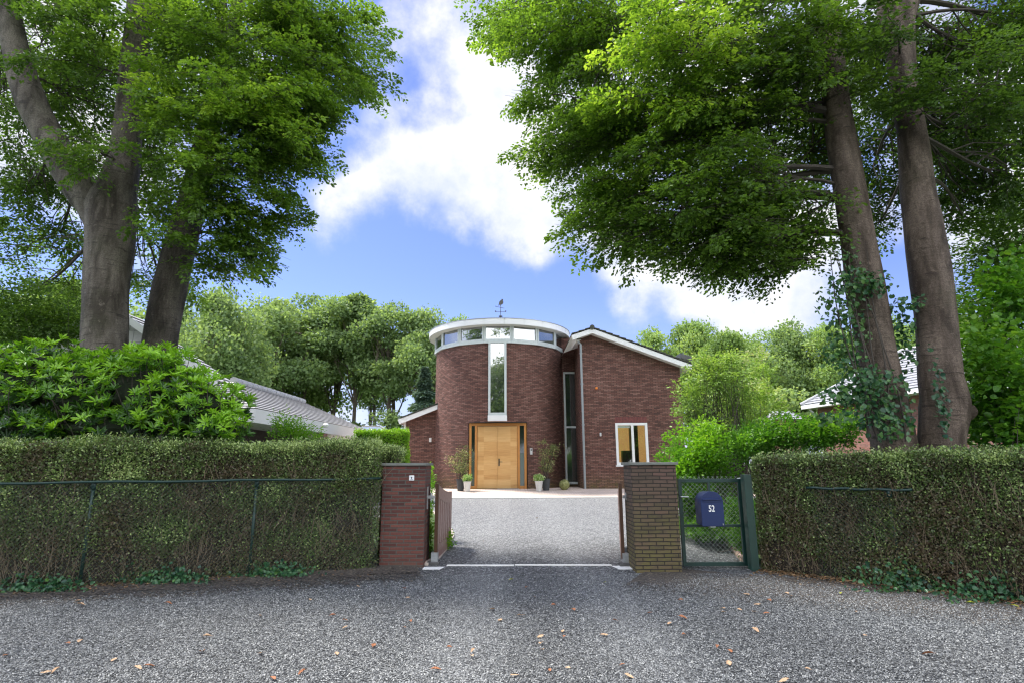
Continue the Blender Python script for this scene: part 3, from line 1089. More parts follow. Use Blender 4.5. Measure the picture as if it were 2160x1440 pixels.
sl = MB()      # soldier course over the window: bricks on end
nb = int((wxR - wxL) / .062)
for i in range(nb):
    x = wxL + i * (wxR - wxL) / nb
    sl.box(x + .004, x + (wxR - wxL) / nb - .004, YR - .003, YR + .1, wz1 + .01, wz1 + .25)
sl.build('soldier_course', simple('soldier_brick', (0.17, 0.055, 0.05), .8, var=.4, vscale=12), house)
sl = MB()
sl.box(wxL, wxR, YR + .004, YR + .12, wz1, wz1 + .262)
sl.build('soldier_mortar', M['dark'], house)
# the casement window and the warm room behind it
wf = window(house, (wxL, YR + .02), (wxR, YR + .02), wz0, wz1, 0.10, .09, glass=M['clear'], frame=M['white'], muls=[(wxR - wxL) * .53], name='casement_window')
sb = MB()
sb.box(wxL - .04, wxR + .04, YR - .07, YR + .03, wz0 - .055, wz0 - .004)
sb.build('window_sill', M['white'], wf, bevel=.004)
bl = MB()
bl.box(wxL + .11, wxL + (wxR - wxL) * .46, YR + .03, YR + .05, wz1 - .2, wz1 - .12)
bl.build('roller_blind', M['white'], wf)


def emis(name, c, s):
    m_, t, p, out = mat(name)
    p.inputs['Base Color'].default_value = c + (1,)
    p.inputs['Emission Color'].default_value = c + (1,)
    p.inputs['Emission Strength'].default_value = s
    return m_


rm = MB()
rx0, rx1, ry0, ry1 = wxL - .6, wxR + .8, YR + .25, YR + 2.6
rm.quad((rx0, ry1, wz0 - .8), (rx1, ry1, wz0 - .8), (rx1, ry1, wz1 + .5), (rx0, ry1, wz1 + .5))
rm.build('room_wall', emis('lit_ochre_wall', (0.70, 0.36, 0.13), 0.36), house)  # wall emits a glow itself, standing in for the room's lighting
rm = MB()
rm.quad((rx0, ry0, wz0 - .8), (rx0, ry1, wz0 - .8), (rx0, ry1, wz1 + .5), (rx0, ry0, wz1 + .5))
rm.quad((rx1, ry0, wz0 - .8), (rx1, ry1, wz0 - .8), (rx1, ry1, wz1 + .5), (rx1, ry0, wz1 + .5))
rm.quad((rx0, ry0, wz0 - .8), (rx1, ry0, wz0 - .8), (rx1, ry1, wz0 - .8), (rx0, ry1, wz0 - .8))
rm.quad((rx0, ry0, wz1 + .5), (rx1, ry0, wz1 + .5), (rx1, ry1, wz1 + .5), (rx0, ry1, wz1 + .5))
rm.build('room_shell', M['dark'], house)
fu = MB()
fu.box(wxL + .05, wxL + .32, ry1 - 1.2, ry1 - .9, wz0 - .8, wz1 + .3)
fu.box(wxR - .42, wxR - .1, ry1 - 1.2, ry1 - .8, wz0 - .8, wz1 + .3)
fu.box(wxL + .55, wxR - .3, ry1 - 1.0, ry1 - .7, wz0 - .8, wz0 + .62)
fu.build('room_furniture', simple('cabinet_dark_green', (.03, .045, .02), .5), house)
# small fittings on the wing wall
for nm, px, py, w_, h_, colr in (('wall_light', 1266.5, 915.5, .07, .14, (.6, .6, .6)), ('wall_sensor', 1258, 818, .09, .09, (.75, .22, .03))):
    f = MB()
    q = at(px, py, YR)
    f.box(q[0] - w_ / 2, q[0] + w_ / 2, YR - .07, YR - .002, q[2] - h_ / 2, q[2] + h_ / 2)
    f.build(nm, simple(nm + '_paint', colr, .45), house, bevel=.015)

# roof of the wing: barge board, tiles with stepped rows, ridge; runs 9 m back
YF = YR - 0.38
pkf, evf = at(1249, 693, YF), at(1460, 769, YF)
sl_ = (pkf[2] - evf[2]) / (evf[0] - pkf[0])
lft = at(1206, 707, YF)
bo = MB()
th_ = 0.20
A = [(pkf[0], YF, pkf[2]), (evf[0], YF, evf[2]), (evf[0] - .03, YF, evf[2] - th_), (pkf[0], YF, pkf[2] - th_ * 1.02)]
bo.prism(A, (0, .04, 0))
A = [(lft[0], YF, lft[2]), (pkf[0] - .002, YF, pkf[2]), (pkf[0] - .002, YF, pkf[2] - th_ * 1.02), (lft[0] + .04, YF, lft[2] - th_)]
bo.prism(A, (0, .04, 0))
bro = bo.build('wing_roof', M['white'], house)
so = MB()      # soffit boards
so.prism([(pkf[0], YF + .041, pkf[2] - th_), (evf[0] - .05, YF + .041, evf[2] - th_ + .01), (evf[0] - .05, YR + 9, evf[2] - th_ + .01), (pkf[0], YR + 9, pkf[2] - th_)], (0, 0, .02))
so.prism([(lft[0] + .04, YF + .041, lft[2] - th_ + .01), (pkf[0], YF + .041, pkf[2] - th_ + .01), (pkf[0], YR + 9, pkf[2] - th_ + .01), (lft[0] + .04, YR + 9, lft[2] - th_ + .01)], (0, 0, .02))
so.build('soffit', M['soffit'], bro)
# folded eaves box that meets the tower
cb_ = MB()
P1 = at(1206, 707, YF); P2 = at(1188.5, 744, YF + .9); P3 = at(1204, 738, YF + .9); P4 = at(1217, 717, YF)
P5 = at(1226, 716, YR)
P6 = at(1226, 731, YR + .8)
cb_.add([P1, P2, P3, P4], [(0, 1, 2, 3)])
cb_.add([P4, P3, P6, P5], [(0, 1, 2, 3)])
P7 = (P1[0], YR + 3, P1[2]); P8 = (P2[0], YR + 3, P2[2])
cb_.add([P1, P7, P8, P2], [(0, 1, 2, 3)])
cb_.build('eaves_box', M['white'], bro)
ti = MB()
nrow = 15
Ls = math.hypot(evf[0] - pkf[0], pkf[2] - evf[2])
ux = np.array([(evf[0] - pkf[0]) / Ls, 0, -(pkf[2] - evf[2]) / Ls])
un = np.array([-ux[2], 0, ux[0]])
rngt = random.Random(5)
for i in range(nrow):
    l0, l1 = Ls * i / nrow - .05, Ls * (i + 1) / nrow + .015
    o = np.array([pkf[0], YF - .03, pkf[2] + .012]) + ux * max(0, l0)
    o = o + un * (0.035)
    e = rngt.uniform(-.006, .006)
    ti.add([o - un * .03, o + ux * (l1 - max(0, l0)) + un * (-.0 + e), o + ux * (l1 - max(0, l0)) + un * (.055 + e), o + un * .012,
            *(q + np.array([0, 9.3, 0]) for q in (o - un * .03, o + ux * (l1 - max(0, l0)) + un * e, o + ux * (l1 - max(0, l0)) + un * (.055 + e), o + un * .012))],
           [(0, 1, 2, 3), (7, 6, 5, 4), (1, 5, 6, 2), (3, 2, 6, 7), (0, 3, 7, 4)])
for i in range(3):     # short left slope
    f0, f1 = i / 3, (i + 1) / 3
    pa = np.array(pkf) * (1 - f0) + np.array(lft) * f0
    pb = np.array(pkf) * (1 - f1) + np.array(lft) * f1
    pa = pa + [0, -.03, .03]; pb = pb + [0, -.03, .045]
    up = np.array([0, 0, .05])
    ti.add([pa, pb, pb + up, pa + up * .7, *(q + np.array([0, 9.3, 0]) for q in (pa, pb, pb + up, pa + up * .7))],
           [(3, 2, 1, 0), (4, 5, 6, 7), (2, 6, 5, 1), (3, 7, 6, 2)])
ti.build('roof_tiles', M['roof_tile'], bro)
rd = MB()
for i in range(28):
    rd.tube([(pkf[0], YF - .06 + i * .34, pkf[2] + .055), (pkf[0], YF - .06 + i * .34 + .36, pkf[2] + .06)], [.105, .09], 10)
rd.build('ridge_tiles', M['roof_tile'], bro)
rw = MB()      # small skylight near the eaves
q = at(1447, 757, YF + 1.2)
rw.obox((q[0] - .35, YF + .8, q[2] - .02), (.5, 0, -.16), (0, .8, 0), (0, 0, .22))
rw.build('skylight', M['steel_dark'], bro)

# gutter pipe
dp = MB()
g0 = at(1222, 716, YR - .05)
xg = gx0 + .05
zb = HF + .02
dp.tube([at(1219, 722, YR - .12), at(1221, 722.5, YR - .12), (xg, YR - .1, g0[2] - .22), (xg, YR - .1, 4.2), (xg, YR - .1, zb)], .048, 10)
for z in (1.6, 3.2, 4.9, 6.2):
    dp.lathe((xg, YR - .1, z), [(.06, -.03), (.06, .03)], 10)
dp.build('downpipe', M['zinc'], house)

# ---- left annex
YA = 25.95
ax0, ax1 = float(at(855, 940, YA)[0]), XC - 2.85
vl, vr = at(839, 884, YA - .3), at(924, 852, YA - .3)
sA = (vr[2] - vl[2]) / (vr[0] - vl[0])
an = MB()
zA = lambda x: vl[2] - .16 + sA * (x - vl[0])
an.add([(ax0, YA, HF - .1), (ax1, YA, HF - .1), (ax1, YA, zA(ax1)), (ax0, YA, zA(ax0))], [(0, 1, 2, 3)], [[(ax0, HF), (ax1, HF), (ax1, zA(ax1)), (ax0, zA(ax0))]])
an.add([(ax0, YA + 8, HF - .1), (ax0, YA, HF - .1), (ax0, YA, zA(ax0)), (ax0, YA + 8, zA(ax0))], [(0, 1, 2, 3)])
an.build('annex_wall', M['brick'], house)
xe = XC - 2.4
ve = (xe, YA - .3, vl[2] + sA * (xe - vl[0]))
bo = MB()
bo.prism([(vl[0], YA - .3, vl[2]), (vl[0] + .08, YA - .3, vl[2] - .2), (xe, YA - .3, ve[2] - .2), ve], (0, .04, 0))
bo.prism([(vl[0] + .06, YA - .259, vl[2] - .17), (xe, YA - .259, ve[2] - .17), (xe, YA + 8, ve[2] - .17), (vl[0] + .06, YA + 8, vl[2] - .17)], (0, 0, .02))
bo.prism([(vl[0], YA - .259, vl[2]), (vl[0] + .08, YA - .259, vl[2] - .2), (vl[0] + .08, YA + 8, vl[2] - .2), (vl[0], YA + 8, vl[2])], (.02, 0, 0.0))
aro = bo.build('annex_roof', M['white'], house)
ti = MB()
for i in range(7):
    x0 = vl[0] + .12 + i * .32
    x1 = x0 + .35
    z0, z1 = vl[2] + sA * (x0 - vl[0]) + .05, vl[2] + sA * (x1 - vl[0]) + .01
    ti.add([(x0, YA - .33, z0 - .05), (x1, YA - .33, z1), (x1, YA - .33, z1 + .05), (x0, YA - .33, z0 + .03),
            (x0, YA + 8, z0 - .05), (x1, YA + 8, z1), (x1, YA + 8, z1 + .05), (x0, YA + 8, z0 + .03)],
           [(0, 1, 2, 3), (3, 2, 6, 7), (0, 3, 7, 4)])
ti.build('annex_tiles', M['roof_tile'], aro)
dp = MB()
xg = ax0 - .06
dp.tube([(vl[0] + .3, YA - .1, vl[2] - .2), (xg, YA - .06, vl[2] - .45), (xg, YA - .06, HF)], .045, 8)
dp.build('annex_downpipe', simple('pale_pipe', (.6, .62, .62), .5), house)
f = MB()
q = at(908, 927, YA)
f.box(q[0] - .05, q[0] + .05, YA - .1, YA - .002, q[2] - .09, q[2] + .09)
f.build('annex_light', simple('lamp_white', (.7, .7, .7), .4), house, bevel=.01)
# body of the house behind (keeps light out from other views)
bb = MB()
bb.box(ax1 - .2, gx0 + .2, YA + 2.4, YA + 8, HF - .1, 5.6)
bb.build('rear_body', M['brick'], house)

# weathervane on the disc
q = at(1056, 668, YC - 1.2)
vz = zf1 + .06
vane = empty('weathervane', (q[0], YC - 1.2, vz), 0, 'thin dark weathervane with a perched bird on top of the round roof', 'weathervane')
k_ = (YC - 1.2) / FPX                       # metres per target pixel there
vx, vy = q[0], YC - 1.2
zz = lambda py: float(at(1056, py, vy)[2])
v = MB()
v.tube([(vx, vy, vz - .1), (vx, vy, zz(647))], .016, 6)
v.lathe((vx, vy, zz(667.5)), [(.09, -.02), (.09, .02)], 8)
v.build('pole', M['steel_dark'], vane)
v = MB()
v.tube([(vx - 11.5 * k_, vy, zz(658)), (vx + 11.5 * k_, vy, zz(658))], .011, 5)
v.tube([(vx, vy - .25, zz(658)), (vx, vy + .25, zz(658))], .011, 5)
for s_ in (-1, 1):
    v.box(vx + s_ * 11 * k_ - .03, vx + s_ * 11 * k_ + .03, vy - .01, vy + .01, zz(658), zz(655.5))
v.build('compass_arms', M['steel_dark'], vane)
v = MB()
v.tube([(vx - 11 * k_, vy, zz(646.5)), (vx + 8 * k_, vy, zz(650.5))], .011, 5)
v.prism([(vx - 11.5 * k_, vy - .006, zz(645)), (vx - 9.5 * k_, vy - .006, zz(646)), (vx - 11 * k_, vy - .006, zz(648))], (0, .012, 0))
v.build('arrow', M['steel_dark'], vane)
bp = [(-1, 646), (-1.2, 642), (-3.2, 645), (-4.8, 645.2), (-4, 641), (-3, 637), (-.5, 634), (1.5, 633), (2.2, 631.2), (4, 630.8), (5.2, 632), (5.8, 633.3), (5.0, 634), (6.2, 637), (5.8, 640), (3.5, 642.5), (1, 643.2), (0.4, 646)]
v = MB()
v.prism([(vx + dx * k_, vy - .012, zz(pz)) for dx, pz in bp], (0, .024, 0))
v.build('bird', M['steel_dark'], vane)

# ------------------------------------------------------------------ gate pillars
def pillar(name, pxl, pxr, pybot, pytop, side_px, mt, label):
    b = onground((pxl + pxr) / 2, pybot)
    Y = float(b[1])
    x0, x1 = float(at(pxl, pybot, Y)[0]), float(at(pxr, pybot, Y)[0])
    zt = float(at((pxl + pxr) / 2, pytop, Y)[2])
    D = 0.62
    r = empty(name, ((x0 + x1) / 2, Y + D / 2, gz(Y)), 0, label, 'pillar', 'brick gate pillars')
    s = MB()
    s.box(x0, x1, Y, Y + D, -0.05, zt - 0.045)
    s.build('shaft', mt, r)
    c = MB()
    c.box(x0 - .035, x1 + .035, Y - .035, Y + D + .035, zt - .043, zt)
    c.build('capstone', M['cap'], r, bevel=.006)
    return r, x0, x1, Y, zt, D


pL, lx0_, lx1_, YPL, ztL, DP = pillar('gate_pillar', 799.5, 892.5, 1196, 975.5, 0, M['brick_left'], 'dark red brick gate pillar with grey capstone and small square sign')
pR, rx0_, rx1_, YPR, ztR, DP = pillar('gate_pillar', 1341.5, 1439.5, 1207, 973.5, 0, M['brick_right'], 'mossy yellow-brown brick gate pillar beside the green mesh gate')
# small square plate with a pictogram of a figure
s = MB()
q = at(868.5, 1007, YPL)
s.box(q[0] - .042, q[0] + .042, YPL - .016, YPL - .001, q[2] - .042, q[2] + .042)
sg = s.build('sign_plate', M['white'], pL, bevel=.008)
s = MB()
gy = YPL - .0185
s.lathe((q[0], gy + .001, q[2] + .012), [(.009, -.008), (.011, 0), (.009, .008)], 8)
s.box(q[0] - .006, q[0] + .006, gy, gy + .003, q[2] - .014, q[2] + .002)
s.box(q[0] - .022, q[0] + .022, gy, gy + .003, q[2] - .027, q[2] - .022)
s.build('pictogram', simple('sign_ink', (.06, .08, .14), .6), sg)


# ------------------------------------------------------------------ gate leaves (open, swung inwards)
def gate_leaf(hinge, free, z0, zt, sgn, label):
    """hinge, free: plan points. zt: height at hinge side; the top dips in a concave curve to the free side"""
    h = np.array([hinge[0], hinge[1], 0.0]); f = np.array([free[0], free[1], 0.0])
    u = f - h
    w = np.linalg.norm(u); u /= w
    n = np.array([u[1], -u[0], 0]) * sgn      # towards the drive
    T = 0.055
    r = empty('gate_leaf', (hinge[0], hinge[1], gz(hinge[1])), 0, label, 'gate', 'pair of brown driveway gate leaves')
    zl = lambda s_: zt - 0.20 * math.sin(min(1, s_ / w) * math.pi / 2) ** 0.8       # top line
    Z = lambda z: np.array([0, 0, z])
    dz = lambda s_: gz(float((h + u * s_)[1])) * 0.35
    # solid top and bottom rails, vertical battens between
    st = MB()
    st.obox(h + Z(z0), u * .07, n * T, Z(zt - z0))
    st.build('hinge_stile', M['gate_edge'], r)
    pn = MB()
    n_ = 14
    pts = [h + u * (.072 + (w - .072) * i / n_) + Z(zl(.07 + (w - .07) * i / n_)) for i in range(n_ + 1)]
    low = [h + u * (.072 + (w - .072) * i / n_) + Z(zl(.07 + (w - .07) * i / n_) - .20) for i in range(n_ + 1)]
    for i in range(n_):
        a_, b_, c_, d_ = low[i], low[i + 1], pts[i + 1], pts[i]
        off = n * T
        pn.add([a_, b_, c_, d_, a_ + off, b_ + off, c_ + off, d_ + off], [(0, 1, 2, 3), (7, 6, 5, 4), (3, 2, 6, 7), (1, 0, 4, 5)])
    e = pts[-1]; e2 = low[-1]
    pn.add([e2, e, e + n * T, e2 + n * T], [(0, 1, 2, 3)])
    pn.build('top_rail', M['gate_wood'], r)
    br = MB()
    br.obox(h + u * .071 + Z(z0), u * (w - .071), n * T, Z(.20))
    br.build('bottom_rail', M['gate_wood'], r)
    br = MB()
    br.obox(h + u * .071 + n * .002 + Z(z0 + .2), u * (w - .075), n * .008, Z(zt - z0 - .55))
    br.build('back_panel', M['steel_dark'], r)  # dark colour stands in for the shade in the grooves between battens
    nb_ = 7
    for i in range(nb_):
        s0 = .073 + (w - .075) * i / nb_
        s1 = s0 + (w - .075) / nb_ - .05
        bt = MB()
        a_ = h + u * s0; b_ = h + u * s1
        off = n * (T - .006)
        za, zb_ = zl(s0) - .197, zl(s1) - .197
        P = [a_ + Z(z0 + .202), b_ + Z(z0 + .202), b_ + Z(zb_), a_ + Z(za)]
        P += [p + off for p in P]
        bt.add(P, [(0, 1, 2, 3), (7, 6, 5, 4), (1, 2, 6, 5), (0, 4, 7, 3)])
        bt.build('batten', M['gate_wood'], r)
    es = MB()
    es.obox(f - u * .02 + Z(z0 + .201), u * .02, n * (T - .002), Z(zl(w) - .201 - z0 - .201))
    es.build('end_stile', M['gate_wood'], r)
    # strap hinge and its bracket on the pillar
    hb = MB()
    zb_ = z0 + (zt - z0) * .80
    side = -1 if sgn > 0 else 1
    hb.obox(h - np.array([0, .07, 0]) + Z(zb_), np.array([side * .13 + .0, 0, 0]), (0, .05, 0), (0, 0, .05))
    hb.obox(h + np.array([side * .115, -.05, 0]) + Z(zb_ - .17), np.array([side * .03, 0, 0]), (0, .06, 0), (0, 0, .36))
    hb.tube([h + np.array([side * .06, -.05, 0]) + Z(zb_ - .03), h + np.array([side * .06, -.05, 0]) + Z(zb_ + .09)], .018, 8)
    hb.build('hinge', M['galv'], r)
    ft = MB()
    ft.obox(h + np.array([-.04, -.05, 0]) + Z(.045), (.11, 0, 0), (0, .12, 0), (0, 0, z0 + .05))
    ft.build('foot_bracket', M['galv'], r)
    ft = MB()
    ft.obox(h + np.array([-.10, -.11, 0]) + Z(.012), (.2, 0, 0), (0, .16, 0), (0, 0, .055))
    ft.build('foot_motor', M['steel_dark'], r, bevel=.006)
    return r


hl = onground(914, 1189)
hL = (float(hl[0]), float(hl[1]) + .04)
zth = float(at(914, 1019, hL[1])[2])
yf = hL[1] + 1.62
fL = (float(at(946.5, 1100, yf)[0]), yf)
gate_leaf(hL, fL, .11, zth, 1, 'brown gate leaf with vertical battens, swung open beside the red brick pillar')
hr = onground(1320, 1192)
hR = (float(hr[0]), float(hr[1]) + .04)
zth2 = float(at(1318, 1018, hR[1])[2])
yf = hR[1] + 1.62
fR = (float(at(1311.5, 1100, yf)[0]), yf)
gate_leaf(hR, fR, .11, zth2, -1, 'brown gate leaf seen nearly edge-on beside the mossy pillar')

# base plates and threshold rail
for px, nm_l, x0p, x1p in ((930, 'white steel base plate on the gravel at the red pillar', 893, 944), (1313, 'white steel base plate on the gravel at the mossy pillar', 1288, 1342)):
    a = onground(x0p, 1197); b = onground(x1p, 1199)
    y0, y1 = float(a[1]) - .10, float(a[1]) + .26
    cut = .12
    mb = MB()
    if px < 1000:
        poly = [(a[0], y0, .006), (b[0] - cut, y0, .006), (b[0], y1, .006), (a[0], y1, .006)]
    else:
        poly = [(a[0] + cut, y0, .006), (b[0], y0, .006), (b[0], y1, .006), (a[0], y1, .006)]
    mb.prism(poly, (0, 0, .012))
    tag(mb.build('base_plate', M['white']), nm_l, 'plate', 'base plates of the gate')
a, b = onground(942, 1192.5), onground(1292, 1193.5)
mb = MB()
mb.obox((a[0], a[1], 0.004), (float(b[0] - a[0]) * .41, float(b[1] - a[1]) * .41 , 0), (0, .075, 0), (0, 0, .03))
s0 = .415
mb.obox((a[0] + (b[0] - a[0]) * s0, a[1] + .002, 0.004), (float(b[0] - a[0]) * (1 - s0), float(b[1] - a[1]) * (1 - s0), 0), (0, .075, 0), (0, 0, .028))
tag(mb.build('threshold_rail', M['concrete'], bevel=.006), 'pale grey threshold rail laid across the gravel between the two pillars', 'threshold')


# ------------------------------------------------------------------ green mesh gate with letterbox
def diamonds(mb, o, u, w, h, pitch=.055, r=.0024, z=0.0):
    """chain link: two families of diagonal wires in the rectangle o, u*w, z h"""
    o = np.array(o, float); u = np.array(u, float)
    n = np.array([u[1], -u[0], 0]) * .0015
    for sg in (1, -1):
        k = -int(h / pitch) - 1
        while k * pitch < w:
            s0 = k * pitch
            a0, a1 = max(0, s0), min(w, s0 + h)
            if a1 - a0 > .01:
                if sg > 0:
                    pa, pb = (a0, a0 - s0), (a1, a1 - s0)
                else:
                    pa, pb = (w - a0, a0 - s0), (w - a1, a1 - s0)
                A = o + u * pa[0] + np.array([0, 0, pa[1]]) + n * sg
                B = o + u * pb[0] + np.array([0, 0, pb[1]]) + n * sg
                mb.tube([A, B], r, 3, caps=False)
            k += 1


gl = onground(1441, 1200)
YG = float(onground(1500, 1197)[1]) + .02
gz0 = .035
gA = (float(at(1430.5, 1100, YG)[0]), YG)
gx0_, gx1_ = float(at(1437, 1120, YG)[0]), float(at(1572, 1120, YG)[0])
gtop = float(at(1500, 1009, YG)[2])
gmid = float(at(1500, 1108, YG)[2])
mg = empty('mesh_gate', (gx0_, YG, 0), 0, 'dark green steel garden gate with diamond wire mesh beside the mossy pillar', 'gate')
t_ = .055
b = MB()
b.box(gx0_, gx0_ + t_, YG, YG + t_, gz0, gtop)
b.box(gx1_ - t_, gx1_, YG, YG + t_, gz0, gtop)
b.box(gx0_ + t_, gx1_ - t_, YG + .001, YG + t_ - .001, gz0, gz0 + t_)
b.box(gx0_ + t_, gx1_ - t_, YG + .001, YG + t_ - .001, gtop - t_, gtop)
b.box(gx0_ + t_, gx1_ - t_, YG + .001, YG + t_ - .001, gmid - .02, gmid + .02)
xm_ = float(at(1496, 1030, YG)[0])
b.box(xm_ - .018, xm_ + .018, YG + .002, YG + t_ - .002, gmid + .021, gtop - t_)
b.build('gate_frame', M['green_paint'], mg, bevel=.003)
b = MB()
diamonds(b, (gx0_ + .005, YG + t_ + .004, gz0 + .03), (1, 0, 0), gx1_ - gx0_ - .01, gtop - gz0 + .01, .075, .003)
b.build('wire_mesh', M['wire'], mg)
b = MB()
hz_ = float(at(1450, 1046, YG)[2])
b.tube([(gx0_ + .02, YG - .004, hz_), (gx0_ + .02, YG - .05, hz_), (gx0_ + .14, YG - .055, hz_ - .004)], .009, 8)
b.build('handle', M['galv'], mg)
b = MB()
b.tube([(gx1_ - .05, YG + .02, gtop - .0), (gx1_ + .09, YG + .02, gtop + .01)], .014, 8)
b.build('hinge_pin', M['galv'], mg)

# post of the mesh gate
pb = onground(1591, 1203)
gp = MB()
YP = float(pb[1])
xp0, xp1 = float(at(1586.5, 1203, YP)[0]), float(at(1603, 1203, YP)[0])
gp.box(xp0, xp1, YP, YP + .15, -.05, float(at(1572, 1000, YP)[2]))
tag(gp.build('gate_post', M['green_light'], bevel=.004), 'square green steel post holding the mesh gate against the hedge', 'post')

# letterbox: rounded-top box, front plate with visor, number 52
YM = YG - .30
mx0, mx1 = float(at(1480.5, 1090, YM)[0]), float(at(1528, 1090, YM)[0])
mz0, mz1 = float(at(1504, 1109, YM)[2]), float(at(1504, 1035, YM)[2])
mc, mw = (mx0 + mx1) / 2, (mx1 - mx0) / 2
mbx = empty('mailbox', (mc, YM, mz0), 0, 'dark blue round-topped mailbox with white number 52 fixed to the green gate', 'mailbox')


def archpoly(cx, w, z0, z1, y, n=16, rise=None):
    rise = rise or w * .92
    P = [(cx - w, y, z0), (cx + w, y, z0)]
    for i in range(n + 1):
        a = math.pi * i / n
        P.append((cx + w * math.cos(a), y, z1 - rise + rise * math.sin(a)))
    return P


b = MB()
b.prism(archpoly(mc, mw - .008, mz0 + .012, mz1 - .008, YM + .022), (0, .30, 0))
b.build('body', M['blue'], mbx, bevel=.004)
b = MB()
b.prism(archpoly(mc, mw, mz0, mz1, YM), (0, .02, 0))
fp = b.build('front_door', M['blue'], mbx, bevel=.006)
b = MB()
fz = mz1 - (mz1 - mz0) * .205
b.prism([(mc - mw * .86, YM - .002, fz), (mc + mw * .86, YM - .002, fz), (mc + mw * .86, YM - .030, fz - .010), (mc - mw * .86, YM - .030, fz - .010)], (0, 0, -.012))
b.box(mc - mw * .84, mc + mw * .84, YM - .009, YM - .001, fz - .055, fz - .014)
b.build('letter_flap', M['blue'], fp, bevel=.003)
b = MB()
b.lathe((mc + mw * .84, YM - .006, mz0 + .03), [(.008, -.012), (.008, .012)], 8)
b.build('lock', M['galv'], fp)


q = at(1501, 1072, YM)
fc = bpy.data.curves.new('house_number', 'FONT')
fc.body = '52'
fc.size = .135
fc.extrude = .0015
fc.offset = .002
fc.align_x = 'CENTER'
fc.align_y = 'CENTER'
fc.materials.append(M['white_letter'])
tmp = bpy.data.objects.new('tmp', fc)
col.objects.link(tmp)
bpy.context.view_layer.update()
fme = bpy.data.meshes.new_from_object(tmp.evaluated_get(bpy.context.evaluated_depsgraph_get()))
bpy.data.objects.remove(tmp)
fme.name = 'house_number'
fo = bpy.data.objects.new('house_number', fme)
col.objects.link(fo)
fo.parent = fp
fo.rotation_euler = (math.pi / 2, 0, 0)
fo.scale = (.72, 1, 1)
fo.location = Vector((float(q[0]), YM - .0025, float(q[2]))) - Vector(mbx.location)
b = MB()
b.box(mc - .04, mc + .04, YM + .03, YG + .001, mz0 - .02, mz0 + .011)
b.build('bracket', M['galv'], mbx)

# short pale garden lamp post seen through the mesh, behind the gate
q = at(1449, 1103, 12.2)
b = empty('bollard_light', (q[0], 12.2, gz(12.2)), 0, 'short pale grey bollard light standing behind the mesh gate', 'garden light')
v = MB()
v.lathe((q[0], 12.2, gz(12.2)), [(.055, 0), (.055, float(q[2]) + .22)], 14)
v.build('column', simple('bollard_grey', (.42, .45, .43), .5), b)
v = MB()
v.lathe((q[0], 12.2, gz(12.2) + float(q[2]) + .222), [(.065, 0), (.07, .05), (.03, .07)], 14)
v.build('lamp_cap', M['galv'], b)

# ------------------------------------------------------------------ garage (tiled hip roof and deep white fascia)
def tile_roof_mat(name, c0, c1, lenw=.34):
    m_, t, p, out = mat(name)
    uv = N(t, 'ShaderNodeUVMap').outputs[0]
    b_ = N(t, 'ShaderNodeTexBrick', offset=0.5)
    L(t, uv, b_.inputs['Vector'])
    for k, v_ in (('Scale', 1.0), ('Mortar Size', 0.008), ('Brick Width', .26), ('Row Height', lenw)):
        b_.inputs[k].default_value = v_
    b_.inputs['Color1'].default_value = c0 + (1,)
    b_.inputs['Color2'].default_value = c1 + (1,)
    b_.inputs['Mortar'].default_value = tuple(x * .35 for x in c0) + (1,)
    f = noise_n(t, uv, 3.0, 6, .7)
    c = mixc(t, maprange(t, f, .35, .7, 0, .5), b_.outputs['Color'], tuple(x * .55 for x in c0))
    L(t, c, p.inputs['Base Color'])
    p.inputs['Roughness'].default_value = .5
    bump(t, p, math_n(t, 'SUBTRACT', f, b_.outputs['Fac']), .5, .02)
    return m_


M['garage_tile'] = tile_roof_mat('garage_roof_tiles', (0.48, 0.475, 0.48), (0.62, 0.61, 0.62))
M['pantile'] = tile_roof_mat('neighbour_roof_tiles', (0.30, 0.31, 0.34), (0.40, 0.41, 0.44), .3)
D1, D2 = 14.0, 24.0
e1, e2 = at(540, 860, D1), at(780, 909.5, D2)
ze = float(e1[2] + e2[2]) / 2
xe1, xe2 = float(e1[0]), float(e2[0])
f1, f2 = at(527, 889, D1), at(771, 926, D2)
gar = empty('garage', (xe1 - 2, (D1 + D2) / 2, gz(18)), 0, 'low garage with grey tiled hip roof and deep white fascia beyond the hedge', 'garage')
xr_ = float(at(640, 848, 21.0)[0])
zr_ = float(at(640, 848, 21.0)[2])
yr0, yr1 = 15.6, 21.0
C1, C2 = np.array([xe1, D1, ze]), np.array([xe2, D2, ze])
R1, R2 = np.array([xr_, yr0, zr_]), np.array([xr_, yr1, zr_])
xw = xr_ - (xe1 - xr_) - .6
C4, C3 = np.array([xw, D1, ze]), np.array([xw, D2, ze])


def stepped_slope(mb, a, b, c, d, rows, th=.028):
    """tile courses between the eaves edge a-b and the top edge d-c"""
    a, b, c, d = map(lambda q_: np.array(q_, float), (a, b, c, d))
    nn_ = np.cross(b - a, d - a)
    nn_ /= np.linalg.norm(nn_)
    if nn_[2] < 0:
        nn_ = -nn_
    Ls_ = np.linalg.norm(d - a)
    for i in range(rows):
        f0, f1_ = i / rows, (i + 1) / rows
        A, B = a + (d - a) * f0, b + (c - b) * f0
        D_, C_ = a + (d - a) * f1_, b + (c - b) * f1_
        la = np.linalg.norm(B - A)
        up = nn_ * th
        mb.add([A + up, B + up, C_, D_], [(0, 1, 2, 3)], [[(0, i * .34), (la, i * .34), (la, i * .34 + .335), (0, i * .34 + .335)]])
        mb.add([A, B, B + up, A + up], [(0, 1, 2, 3)], [[(0, i * .34), (la, i * .34), (la, i * .34 + .01), (0, i * .34 + .01)]])


